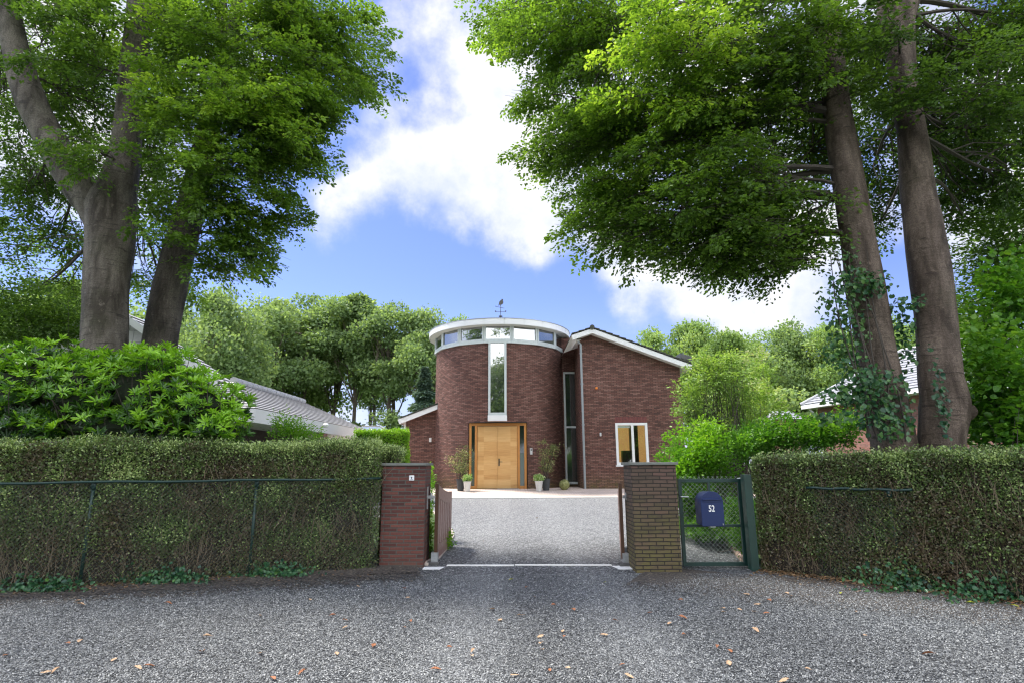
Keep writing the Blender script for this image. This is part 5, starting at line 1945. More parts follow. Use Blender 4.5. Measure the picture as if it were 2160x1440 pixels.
# ------------------------------------------------------------------ clipped hedges
def hedge(name, boxes, seed, mt, label, dens=8200, leafL=.038, twigs=750, greener=0.0, group=None, topn=None):
    """boxes: list of (A, B, thickness, z0, z1): front line A->B (plan), thickness measured away from the street.
    front/ends/top are skinned with leaves in a 14 cm layer over a rough woody core"""
    rng = np.random.default_rng(seed)
    r = empty(name, (boxes[0][0][0], boxes[0][0][1], 0), 0, label, 'hedge', group)
    lv = Leaves()
    core = MB()
    tw = MB()
    for (A, B, th, z0, z1, faces) in boxes:
        A, B = np.array([A[0], A[1], 0.0]), np.array([B[0], B[1], 0.0])
        u = B - A
        w = float(np.linalg.norm(u)); u /= w
        n = np.array([u[1], -u[0], 0.0])                 # to the street
        H = z1 - z0
        # core: displaced grid
        nx, nz_ = max(2, int(w / .16)), max(2, int(H / .16))
        g = []
        for j in range(nz_ + 1):
            for i in range(nx + 1):
                x_, z_ = w * i / nx, z0 + H * j / nz_
                d_ = .11 + .07 * noise.noise(Vector((x_ * 2.1 + seed, z_ * 2.1, 0))) + .04 * noise.noise(Vector((x_ * 7 + seed, z_ * 7, 3)))
                if j == nz_: z_ -= .08
                g.append(A + u * min(max(x_, .10), w - .10) - n * d_ + np.array([0, 0, z_]))
        base = len(g)
        for i in range(nx + 1):
            p_ = g[nz_ * (nx + 1) + i]
            g.append(p_ - n * (th - .25))
        F = [(j * (nx + 1) + i, j * (nx + 1) + i + 1, (j + 1) * (nx + 1) + i + 1, (j + 1) * (nx + 1) + i) for j in range(nz_) for i in range(nx)]
        F += [(nz_ * (nx + 1) + i, nz_ * (nx + 1) + i + 1, base + i + 1, base + i) for i in range(nx)]
        core.add(g, F)
        for e in (0, 1):
            o_ = A + u * (.10 if e == 0 else w - .10) - n * .1
            q_ = [o_ + [0, 0, z0], o_ - n * (th - .2) + [0, 0, z0], o_ - n * (th - .2) + [0, 0, z1 - .08], o_ + [0, 0, z1 - .08]]
            core.add(q_, [(0, 1, 2, 3)])
        # leaves per face
        jobs = [('front', w, H, dens)]
        jobs.append(('top', w, th, dens * .8 if topn is None else topn))
        if 'L' in faces: jobs.append(('L', th, H, dens))
        if 'R' in faces: jobs.append(('R', th, H, dens))
        for f, a_, b_, dn_ in jobs:
            k = int(a_ * b_ * dn_)
            s_, v_ = rng.random(k) * a_, rng.random(k) * b_
            dep = np.abs(rng.normal(size=k)) * .055
            if f == 'front':
                # thinner near the ground
                keep = rng.random(k) < np.clip(.55 + v_ / b_ * 1.6, 0, 1)
                s_, v_, dep = s_[keep], v_[keep], dep[keep]
                k = len(s_)
                P = A + u * s_[:, None] - n * dep[:, None]; P = P + np.stack([0 * s_, 0 * s_, z0 + v_], 1)
                nr = n
                hrel = v_ / b_
            elif f == 'top':
                P = A + u * s_[:, None] - n * v_[:, None]; P = P + np.stack([0 * s_, 0 * s_, z1 - dep * .8], 1)
                nr = UPV
                hrel = np.ones(k) * 1.12
            else:
                o_ = A if f == 'L' else B
                sg = 1 if f == 'L' else -1
                P = o_ - n * s_[:, None] + u * sg * dep[:, None]; P = P + np.stack([0 * s_, 0 * s_, z0 + v_], 1)
                nr = -u * sg
                hrel = v_ / b_ + .35
            # bulging surface, and softly rounded top edges
            big = np.array([noise.noise(Vector((p[0] * 1.3, p[1] * 1.3 + seed, p[2] * 1.3))) for p in P[::1]])
            P = P + nr * (big * .11)[:, None]
            if f != 'top':
                rr = np.clip((P[:, 2] - (z1 - .12)) / .12, 0, 1)
                P = P - nr * (rr ** 2 * .07)[:, None]
            else:
                ed = np.clip(1 - v_ / .12, 0, 1)
                P[:, 2] -= ed ** 2 * .05
                P[:, 2] += rng.random(k) ** 7 * .11
            D = rng.normal(size=(k, 3)) * .7 + UPV * .35 + nr * .4
            Nm = nr + rng.normal(size=(k, 3)) * .75 + UPV * .3
            patch = np.array([noise.noise(Vector((p[0] * 2.3 + 9, p[1] * 2.3, p[2] * 2.3 + seed))) for p in P])
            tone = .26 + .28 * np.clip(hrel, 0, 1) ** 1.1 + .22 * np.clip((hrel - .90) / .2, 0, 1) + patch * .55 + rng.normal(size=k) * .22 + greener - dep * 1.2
            if f == 'front':        # thin and gappy places low in the face
                gap = np.array([noise.noise(Vector((p[0] * 1.1 + 31, 4.2, p[2] * 1.6 + seed))) for p in P])
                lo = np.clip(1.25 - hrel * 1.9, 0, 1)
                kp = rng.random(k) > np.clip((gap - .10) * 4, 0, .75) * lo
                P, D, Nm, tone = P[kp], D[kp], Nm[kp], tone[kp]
                k = len(P)
            tone = np.where(rng.random(k) < .03, .95, tone)
            Ln = leafL * rng.uniform(.55, 1.15, k)
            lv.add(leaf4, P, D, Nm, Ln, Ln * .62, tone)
        nt_ = int(twigs * w / 6)
        for i in range(nt_):
            s0 = rng.random() * w
            z = z0 + rng.random() ** 1.5 * H * .72
            l_ = rng.uniform(.12, .55)
            p0 = A + u * s0 - n * rng.uniform(-.005, .07) + np.array([0, 0, z])
            d_ = unit(u * rng.normal() * .35 + n * rng.normal() * .12 + UPV)
            p1 = p0 + d_ * l_ * .5 + u * rng.normal() * .025
            p2 = p0 + d_ * l_ + u * rng.normal() * .05
            tw.tube([p0, p1, p2], [.0035, .003, .0015], 3, caps=False)
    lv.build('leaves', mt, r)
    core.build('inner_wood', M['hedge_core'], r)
    if twigs:
        tw.build('twigs', M['twig'], r)
    return r


def gp2(px, py):
    p = onground(px, py)
    return (float(p[0]), float(p[1]))


HL0, HL1 = gp2(-260, 1262), gp2(795, 1199)
zHL = float(at(400, 928, (HL0[1] + HL1[1]) / 2 + .35)[2]) - .055
HL1 = (lx0_ - .015, HL1[1] + .03)
xend = float(at(851, 1000, YPL + 1.2)[0])
hedge('hedge', [(HL0, HL1, 1.15, 0, zHL, 'L'), ((lx0_ - .3, YPL + .68), (xend, YPL + .68), .85, 0, zHL - .01, 'R')], 21, M['leaf_hedge'],
      'long clipped hedge along the west side, wired green fence in front', greener=.08, group='clipped hedges flanking the gate')
HR0, HR1 = (xp1 + .02, YP + .02), gp2(2330, 1290)
zHR = float(at(1850, 950, HR0[1] + .2)[2]) - .085
hedge('hedge', [(HR0, HR1, 1.25, 0, zHR, 'L')], 22, M['leaf_hedge'],
      'clipped brownish hedge east of the green mesh gate, under the two beeches', greener=.02, group='clipped hedges flanking the gate')
# bright lower hedge near the garage, in the sun
hedge('hedge', [((float(at(745, 930, 19.5)[0]), 19.5), (float(at(858, 930, 19.5)[0]), 19.8), 1.0, .3, float(at(800, 908, 19.5)[2]), 'R')], 23, M['leaf_bright'],
      'sunlit light green hedge between the garage and the house', dens=2600, leafL=.07, twigs=0, greener=.2)


# ------------------------------------------------------------------ wire fences in front of the hedges
def wire_fence(A, B, zr, posts, label, meshw, gaps=()):
    A, B = np.array([A[0], A[1], 0.0]), np.array([B[0], B[1], 0.0])
    u = B - A
    w = float(np.linalg.norm(u)); u /= w
    n = np.array([u[1], -u[0], 0])
    r = empty('wire_fence', (A[0], A[1], 0), 0, label, 'fence', 'green wire fences along the hedges')
    m_ = MB()
    pts = [A + u * w * i / 12 + n * (.0 + .012 * math.sin(i * 2.2)) + np.array([0, 0, zr + .008 * math.sin(i * 1.7)]) for i in range(13)]
    m_.tube(pts, .018, 8)
    m_.build('top_rail', M['green_paint'], r, smooth=True)
    for s_ in posts:
        m_ = MB()
        p_ = A + u * s_ - n * .055
        m_.tube([p_ + [0, 0, -.05], p_ + [0, 0, zr + .02]], .024, 8)
        m_.obox(p_ + n * .02 + [-.03, 0, zr - .10], u * .06, n * .02, (0, 0, .12))
        m_.build('post', M['green_paint'], r, smooth=True)
    m_ = MB()
    for (a_, b_) in meshw:
        diamonds(m_, A + u * a_ + np.array([0, 0, .03]), u, b_ - a_, zr - .04, .06, .0013)
    m_.build('wire_mesh', M['wire_green'], r)
    return r


FA, FB = gp2(-260, 1258), gp2(797, 1196)
FB = (lx0_ - .01, HL1[1] - .045)
FA = (FA[0], HL0[1] + (HL1[1] - HL0[1]) * (FA[0] - HL0[0]) / (HL1[0] - HL0[0]) - .045)
yr_ = (FA[1] + FB[1]) / 2
zrail = float(at(560, 1013, yr_)[2])
uF = np.array([FB[0] - FA[0], FB[1] - FA[1]]); wF = float(np.linalg.norm(uF)); uF /= wF


def fence_s(px, py, A_, u_):
    best, bs = 1e9, 0
    for k in range(600):
        s_ = k * .02
        x_, y_ = A_[0] + u_[0] * s_, A_[1] + u_[1] * s_
        e = abs(float(at(px, py, y_)[0]) - x_)
        if e < best: best, bs = e, s_
    return bs


wire_fence(FA, FB, zrail, [fence_s(535, 1100, FA, uF), fence_s(182, 1120, FA, uF)], 'green tubular fence rail with wire mesh in front of the west hedge', [(0, wF)])
GA, GB = (HR0[0], HR0[1] - .01), (HR1[0], HR1[1] - .01)
uG = np.array([GB[0] - GA[0], GB[1] - GA[1]]); wG = float(np.linalg.norm(uG)); uG /= wG
sG = fence_s(1878, 1080, GA, uG)
zr2 = float(at(1850, 1025, GA[1] - .2)[2])
GA = (GA[0] + uG[0] * fence_s(1705, 1080, GA, uG), GA[1] + uG[1] * fence_s(1705, 1080, GA, uG))
sG = fence_s(1878, 1080, GA, uG)
wire_fence(GA, (GA[0] + uG[0] * (sG + .28), GA[1] + uG[1] * (sG + .28)), zr2, [sG], 'green fence rail and post half grown into the east hedge', [(0.05, sG + .25)])

# soil and leaf mould gathered at the hedge foot
def soil_strip(name, A, B, wid, back, dz=.004):
    A, B = np.array([A[0], A[1], 0.0]), np.array([B[0], B[1], 0.0])
    u = unit(B - A)
    n = np.array([u[1], -u[0], 0.0])
    m_ = MB()
    K = 24
    P, F, UV = [], [], []
    for i in range(K):
        a_, b_ = A + (B - A) * i / K, A + (B - A) * (i + 1) / K
        Q = [a_ + n * wid, b_ + n * wid, b_ - n * back, a_ - n * back]
        Q = [(q_[0], q_[1], gz(q_[1]) + dz) for q_ in Q]
        m_.quad(*Q, uv=[(i, 0), (i + 1, 0), (i + 1, 1.6), (i, 1.6)])
    return tag(m_.build(name, M['soil']), kind='structure')


soil_strip('hedge_soil', HL0, (rx0_ * 0 + lx1_ - .1, YPL - .02), 1.5, 1.6)
soil_strip('hedge_soil', (rx0_ + .1, YPR - .05), HR1, 1.5, .6)
bedm = lawn_mat()


def bed(name, pts, dz):
    m_ = MB()
    P = []
    for i in range(len(pts)):
        a_, b_ = np.array(pts[i]), np.array(pts[(i + 1) % len(pts)])
        for j in range(6):
            q_ = a_ + (b_ - a_) * j / 6
            P.append((q_[0], q_[1], gz(q_[1]) + dz))
    c_ = np.mean(np.array(P), axis=0)
    c_[2] = gz(c_[1]) + dz
    n_ = len(P)
    m_.add(P + [tuple(c_)], [(i, (i + 1) % n_, n_) for i in range(n_)])
    return tag(m_.build(name, bedm), kind='structure')


bed('planting_bed', [gp2(1566, 1188), (HR0[0] + .3, YP + .4), (8.0, 9.3), (8.0, 12.5), (gp2(1420, 1100)[0] + .3, 13.0), gp2(1420, 1100), gp2(1450, 1107), gp2(1490, 1120), gp2(1530, 1145)], .02)
bed('planting_bed', [(lx1_ - .05, YPL + .62), gp2(928, 1176), gp2(950, 1150), gp2(958, 1130), gp2(950, 1110), gp2(915, 1080), (-5, 14.5), (-5, 9.6)], .02)

# ------------------------------------------------------------------ ivy at the hedge foot, on the trunk, and ground cover
def ivy_patch(name, c, r, n, seed, label, tone=.45, leafL=.06, cat='ivy', nrm=(0, -1, .5), mt=None, group=None, parent=None):
    rng = np.random.default_rng(seed)
    c = np.array(c, float)
    P = c + rnd_soft(rng, n) * np.array(r)
    if r[2] < .5:      # straggling runners: a few trails rather than a ball
        kx = rng.integers(0, 6, n)
        P[:, 0] += (kx - 2.5) * r[0] * .45
        P[:, 2] = P[:, 2] * (.55 + .25 * np.sin(kx * 2.4)) + .02
        P[:, 1] -= np.where(P[:, 2] < .08, rng.random(n) * .18, 0)
    P[:, 2] = np.maximum(P[:, 2], .02)
    D = rng.normal(size=(n, 3)) * .6 + np.array([0, -.1, -.35])
    Nm = np.array(nrm, float) + rng.normal(size=(n, 3)) * .45
    Ln = leafL * rng.uniform(.5, 1.15, n)
    lv = Leaves()
    lv.add(leaf6, P, D, Nm, Ln, Ln * .85, tone + rng.normal(size=n) * .22)
    o = lv.build(name, mt or M['leaf_ivy'], parent)
    if parent is None:
        tag(o, label, cat, group)
    return o


for i, (px, py, rr, lb) in enumerate([(370, 1200, .38, 'dark ivy clump at the foot of the west hedge beside the fence gap'), (590, 1190, .30, 'small ivy tuft below the middle of the west hedge'), (110, 1222, .35, 'low ivy trailing over the soil at the west end of the hedge'),
                                      (1905, 1205, .42, 'bluish ivy mass at the foot of the east fence post'), (2070, 1195, .42, 'green ivy creeping up the east hedge near its outer end')]):
    A_, u_ = (HL0, uF) if px < 1000 else (HR0, uG)
    s_ = fence_s(px, 1150, A_, u_)
    g = (A_[0] + u_[0] * s_, A_[1] + u_[1] * s_ - .03)
    hh = .2 if px < 1000 else .30
    ivy_patch('ivy', (g[0], g[1] - .05, hh * .55), (rr, .07, hh), 420, 60 + i, lb, group='ivy at the hedge foot')

# leaf litter along the hedge foot: dry leaves nobody could count
rng = np.random.default_rng(5)
lv = Leaves()
for (A_, B_, cnt) in ((HL0, HL1, 3200), (HR0, HR1, 3000)):
    A3, B3 = np.array([A_[0], A_[1], 0]), np.array([B_[0], B_[1], 0])
    uu_ = unit(B3 - A3)
    nn_ = np.array([uu_[1], -uu_[0], 0])
    t = rng.random(cnt)
    P = A3 + (B3 - A3) * t[:, None] + nn_ * (rng.exponential(.13, cnt) - .08)[:, None]
    P[:, 2] = .012 + rng.random(cnt) * .02
    lv.add(leaf6, P, rng.normal(size=(cnt, 3)) * np.array([1, 1, .15]), UPV + rng.normal(size=(cnt, 3)) * .35, rng.uniform(.02, .055, cnt), rng.uniform(.012, .03, cnt), rng.random(cnt))
M['litter'] = leaf_mat('dry_litter', [(0, (.05, .035, .02)), (.5, (.14, .09, .05)), (.85, (.26, .17, .09)), (1, (.32, .14, .06))], .1, .7)
tag(lv.build('leaf_litter', M['litter']), kind='stuff')

# ivy on the leaning beech: a creeper of its own
iv = empty('climbing_ivy', (tC.location.x, YC_ - .4, 0), 0, 'ivy climbing the leaning brown beech trunk with leafy side sprays', 'ivy')
lv = Leaves()
rng = np.random.default_rng(77)
for (px, py, rp, rz_, n_, dy) in [(1790, 700, 48, 60, 420, -.25), (1775, 640, 60, 45, 330, -.35), (1800, 590, 55, 26, 260, -.45), (1840, 600, 55, 30, 260, -.5), (1770, 745, 40, 35, 200, -.3), (1805, 800, 40, 60, 380, -.35), (1850, 800, 50, 32, 260, -.55),
                                  (1830, 850, 60, 45, 420, -.45), (1905, 700, 22, 90, 330, -.1), (1925, 640, 30, 18, 90, -.4), (1770, 830, 50, 26, 200, -.4), (1870, 890, 60, 40, 330, -.5), (1900, 850, 25, 60, 220, -.25), (1760, 880, 40, 20, 120, -.4), (1790, 545, 18, 40, 60, -.3)]:
    lb = lobe(px, py, YC_ + dy, rp, rz_, .22, n_)
    k = n_ // 2
    P = lb['c'] + rnd_ball(rng, k) * lb['r']
    D = rng.normal(size=(k, 3)) * .5 + np.array([-.2, -.2, -.4])
    Nm = np.array([-.1, -.8, .7]) + rng.normal(size=(k, 3)) * .5
    Ln = rng.uniform(.045, .10, k)
    lv.add(leaf6, P, D, Nm, Ln * 1.15, Ln * .9, .62 + rng.normal(size=k) * .25 + (.2 if px < 1800 else 0))
lv.build('leaves', M['leaf_ivy'], iv)
mb = MB()
for s_ in range(7):
    pts = []
    for i in range(9):
        py = 930 - i * 50
        c = at(1872 - i * 11 + (s_ - 3) * 13 + 7 * math.sin(s_ * 2.1 + i * .9), py, YC_ - .40)
        pts.append(c)
    mb.tube(pts, [.018 - .0015 * i for i in range(9)], 5)
mb.build('stems', M['branch'], iv)
iv2 = ivy_patch('climbing_ivy', at(1985, 850, YD_ - .47), (.11, .05, .75), 130, 78, 'thin line of ivy leaves up the knobbly beech trunk', tone=.35, leafL=.085)


# ------------------------------------------------------------------ shrubs
def bush(name, lobes, seed, mt, label, cat='bush', leafL=.06, nl=16, ln=(.25, .5), upw=.5, stems=12, foot=None, wr=.55, fn=leaf6, group=None, flat=.4, wide=.42):
    rng = np.random.default_rng(seed)
    c0 = lobes[0]['c']
    base = np.array([c0[0], c0[1], gz(c0[1])]) if foot is None else np.array(foot, float)
    r = empty(name, tuple(base), 0, label, cat, group)
    lv = Leaves()
    st = MB()
    for lb in lobes:
        n = lb['n']
        offs = rnd_ball(rng, n)
        org = lb['c'] + offs * lb['r']
        org[:, 2] = np.maximum(org[:, 2], base[2] + .05)
        dr = unit(offs + 1e-6) * .8 + UPV * upw + rng.normal(size=(n, 3)) * .35
        L_ = rng.uniform(ln[0], ln[1], n)
        # leaves get lighter towards the top of each lobe
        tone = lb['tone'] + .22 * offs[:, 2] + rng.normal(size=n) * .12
        spray_leaves(lv, rng, org - unit(dr) * (L_ * .6)[:, None], dr, L_, nl, leafL, tone, flat=flat, fn=fn, wr=wr, droop=.05, wide=wide)
        for i in rng.choice(n, min(n, stems), replace=False):
            b_ = base + np.array([rng.normal() * .15, rng.normal() * .12, 0])
            q = bez(b_, org[i], rng, .0, 5, .08)
            st.tube(q, [.016, .013, .010, .008, .005, .003], 4, caps=False)
    lv.build('leaves', mt, r)
    st.build('stems', M['branch'], r)
    return r


# rhododendron with whorls of long leaves
def rhodo(lobes, seed, label):
    rng = np.random.default_rng(seed)
    r = empty('rhododendron', (lobes[0]['c'][0], lobes[0]['c'][1], 0), 0, label, 'bush')
    lv = Leaves()
    st = MB()
    for lb in lobes:
        n = lb['n']
        offs = rnd_ball(rng, n)
        c = lb['c'] + offs * lb['r']
        ax = unit(unit(offs + 1e-6) * np.array([.7, .7, .5]) + UPV * .75 + rng.normal(size=(n, 3)) * .25)
        k = 9
        a = np.arange(k) / k * 2 * np.pi
        e1_ = unit(np.cross(ax, np.array([.3, 1, .1])))
        e2_ = np.cross(ax, e1_)
        ph = rng.random((n, 1)) * 6.28
        D = e1_[:, None, :] * np.cos(a + ph)[..., None] + e2_[:, None, :] * np.sin(a + ph)[..., None]
        lift = rng.uniform(.25, 1.15, (n, 1)) + rng.normal(size=(n, k)) * .15
        D = D + ax[:, None, :] * lift[..., None] + rng.normal(size=(n, k, 3)) * .12
        Nm = ax[:, None, :] + D * -.25 + rng.normal(size=(n, k, 3)) * .15
        Ln = rng.uniform(.105, .175, (n, k)) * rng.uniform(.8, 1.1, (n, 1))
        P = np.repeat(c[:, None, :], k, 1) + D * .012
        young_lit = np.clip(.50 + lb['tone'] * .5 + offs[:, 2] * .46 + offs[:, 0] * .22 - offs[:, 1] * .05 + rng.normal(size=n) * .26, 0, 1)  # leaf age plus painted light: brighter on top and right, darker below
        T = young_lit[:, None] + rng.normal(size=(n, k)) * .07
        lv.add(leaf6, P.reshape(-1, 3), D.reshape(-1, 3), Nm.reshape(-1, 3), Ln.ravel(), Ln.ravel() * .27, T.ravel())
        for i in rng.choice(n, n // 4, replace=False):
            st.tube([c[i], c[i] - ax[i] * .16, c[i] - ax[i] * .3 + np.array([0, .1, -.2])], [.005, .007, .009], 4, caps=False)
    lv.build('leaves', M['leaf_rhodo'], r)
    st.build('stems', M['branch'], r)
    co = MB()
    for lb in lobes:
        for q in range(1):
            K = 10
            prof = [(max(.02, math.sin(math.pi * i / K)) * .5, -math.cos(math.pi * i / K) * .5) for i in range(K + 1)]
            P0 = len(co.v)
            co.lathe((0, 0, 0), prof, 14)
            for vi in range(P0, len(co.v)):
                v_ = np.array(co.v[vi])
                v_ *= 1 + .25 * noise.noise(Vector(v_ * 3 + lb['c']))
                co.v[vi] = tuple(lb['c'] + v_ * lb['r'])
    co.build('inner_wood', M['green_core'], r)
    return r


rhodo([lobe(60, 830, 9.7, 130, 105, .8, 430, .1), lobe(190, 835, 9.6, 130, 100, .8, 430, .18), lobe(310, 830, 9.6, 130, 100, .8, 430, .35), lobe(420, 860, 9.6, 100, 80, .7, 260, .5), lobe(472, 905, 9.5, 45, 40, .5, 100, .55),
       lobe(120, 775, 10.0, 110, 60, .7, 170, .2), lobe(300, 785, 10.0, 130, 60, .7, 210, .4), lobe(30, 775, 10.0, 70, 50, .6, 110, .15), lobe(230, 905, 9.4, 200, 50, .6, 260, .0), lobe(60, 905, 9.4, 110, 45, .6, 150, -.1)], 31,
      'large rhododendron with whorled glossy leaves rising over the west hedge')

bush('bamboo_shrub', [lobe(610, 905, 11.5, 45, 20, .35, 60, .55), lobe(600, 890, 11.5, 22, 22, .2, 26, .6), lobe(650, 915, 11.5, 35, 14, .3, 40, .6)], 32, M['leaf_bright'], 'airy light green shrub poking over the west hedge in front of the garage fascia', leafL=.09, nl=12, wr=.25, upw=.9)
bush('shrub', [lobe(1465, 945, 12.5, 65, 50, .8, 240, .45), lobe(1430, 985, 12.2, 40, 45, .7, 130, .35), lobe(1500, 1000, 12.5, 60, 50, .7, 170, .2), lobe(1490, 905, 12.8, 35, 24, .5, 70, .6), lobe(1465, 1045, 12.0, 45, 40, .5, 150, .15)], 33, M['leaf_bright'], 'bright green bush spilling out beside the mossy gate pillar and the house corner', leafL=.075)
bush('shrub', [lobe(1600, 925, 13.5, 60, 38, .8, 200, .3), lobe(1680, 915, 13.2, 70, 40, .8, 230, .35), lobe(1560, 940, 13.0, 45, 30, .6, 110, .45), lobe(1745, 915, 12.8, 60, 34, .6, 150, .5), lobe(1790, 890, 12.6, 40, 26, .5, 60, .6)], 34, M['leaf_right'], 'mid green spreading shrub above the east hedge in front of the neighbouring house', leafL=.08)
bush('small_tree', [lobe(1510, 800, 18.0, 66, 50, 1.1, 170, .5), lobe(1460, 845, 18.0, 42, 55, .9, 110, .45), lobe(1560, 850, 18.2, 44, 55, .9, 110, .55), lobe(1485, 768, 18.2, 34, 28, .7, 55, .65), lobe(1530, 905, 18.2, 70, 30, .9, 100, .45), lobe(1535, 760, 18.2, 30, 22, .7, 40, .65)], 35, M['leaf_maple'],
     'pale yellow-green small maple growing against the right wing of the house', 'tree', leafL=.10, nl=15, upw=.15, ln=(.35, .8), stems=30, wide=.3)
bush('shrub', [lobe(1610, 860, 19.5, 40, 60, .9, 160, .7), lobe(1600, 780, 22, 30, 50, .9, 90, .7)], 36, M['leaf_maple'], 'yellow-green shrub between the maple and the shed roof', leafL=.12)
# ground cover behind the mesh gate
bush('ground_cover', [lobe(1515, 1112, 11.2, 60, 24, .6, 230, .35), lobe(1572, 1135, 9.9, 22, 30, .4, 80, .4), lobe(1460, 1110, 12.0, 45, 26, .8, 140, .4), lobe(1570, 1085, 11.0, 55, 40, .6, 170, .2)], 37, M['leaf_right'], 'leafy ivy-like ground cover along the brick edging behind the mesh gate', 'ground cover', leafL=.06, stems=2, ln=(.15, .3))
bush('shrub', [lobe(905, 1030, 12.2, 10, 55, .25, 60, .5), lobe(900, 1120, 10.8, 12, 60, .3, 90, .5), lobe(938, 1140, 11.2, 18, 24, .3, 50, .6)], 38, M['leaf_bright'], 'bright green border plants seen between the red pillar and its gate leaf', leafL=.05, ln=(.12, .25), stems=3)
# far right: hazel-like undergrowth in front and dark foliage behind
bush('hazel_bush', [lobe(2120, 780, 9.9, 80, 110, .8, 190, .55), lobe(2150, 620, 10.3, 70, 90, .8, 150, .45), lobe(2090, 890, 10.4, 60, 70, .7, 110, .4), lobe(2180, 900, 9.6, 70, 80, .7, 100, .5), lobe(2080, 700, 10.8, 40, 70, .5, 70, .6)], 39, M['leaf_right'], 'big-leaved bright green hazel at the eastern edge beside the burl trunk', leafL=.12, nl=12, ln=(.4, .7), upw=.1, wr=.78)
bush('hazel_bush', [lobe(2130, 520, 12.0, 120, 80, 1.2, 300, .25), lobe(2110, 640, 12.5, 100, 90, 1.2, 260, .2), lobe(2140, 800, 12.5, 110, 110, 1.2, 300, .2), lobe(2150, 440, 12.5, 90, 60, 1.0, 160, .3)], 40, M['leaf_beech_dark'], 'dense dark green tall bush behind the bright hazel', leafL=.10, nl=16, ln=(.4, .8), upw=.1)
# far left: holly-like dark mass behind the rhododendron
bush('holly', [lobe(60, 660, 13.5, 120, 80, 1.0, 330, .35), lobe(-40, 700, 13.2, 100, 100, 1.0, 160, .3), lobe(110, 700, 14.0, 70, 60, .8, 170, .55)], 41, M['leaf_beech_dark'], 'dark glossy evergreen mass left of the forked beech', leafL=.09, nl=16, ln=(.3, .6), upw=.2)

# brick edging of the bed behind the mesh gate
mb = MB()
pts = [gp2(1420, 1100), gp2(1450, 1107), gp2(1490, 1120), gp2(1530, 1145), gp2(1566, 1187)]
for i in range(len(pts) - 1):
    a_, b_ = np.array([*pts[i], gz(pts[i][1])]), np.array([*pts[i + 1], gz(pts[i + 1][1])])
    l_ = np.linalg.norm(b_ - a_)
    kk = max(1, int(l_ / .21))
    for j in range(kk):
        p_, q_ = a_ + (b_ - a_) * (j + .03) / kk, a_ + (b_ - a_) * (j + .97) / kk
        d_ = unit(q_ - p_)
        mb.obox(p_, q_ - p_, np.array([-d_[1], d_[0], 0]) * .1, (0, 0, .035))
tag(mb.build('bed_edging', simple('edging_brick', (.42, .30, .25), .8, var=.25, vscale=5)), kind='structure')
mb = MB()
pts = [gp2(902, 1192), gp2(928, 1176), gp2(950, 1150), gp2(958, 1130), gp2(950, 1110), gp2(935, 1092), gp2(915, 1080)]
for i in range(len(pts) - 1):
    a_, b_ = np.array([*pts[i], gz(pts[i][1])]), np.array([*pts[i + 1], gz(pts[i + 1][1])])
    l_ = np.linalg.norm(b_ - a_)
    kk = max(1, int(l_ / .18))
    for j in range(kk):
        p_, q_ = a_ + (b_ - a_) * (j + .03) / kk, a_ + (b_ - a_) * (j + .97) / kk
        d_ = unit(q_ - p_)
        mb.obox(p_, q_ - p_, np.array([-d_[1], d_[0], 0]) * .09, (0, 0, .04))
tag(mb.build('bed_edging', simple('edging_pale', (.55, .48, .42), .8, var=.25, vscale=5)), kind='structure')

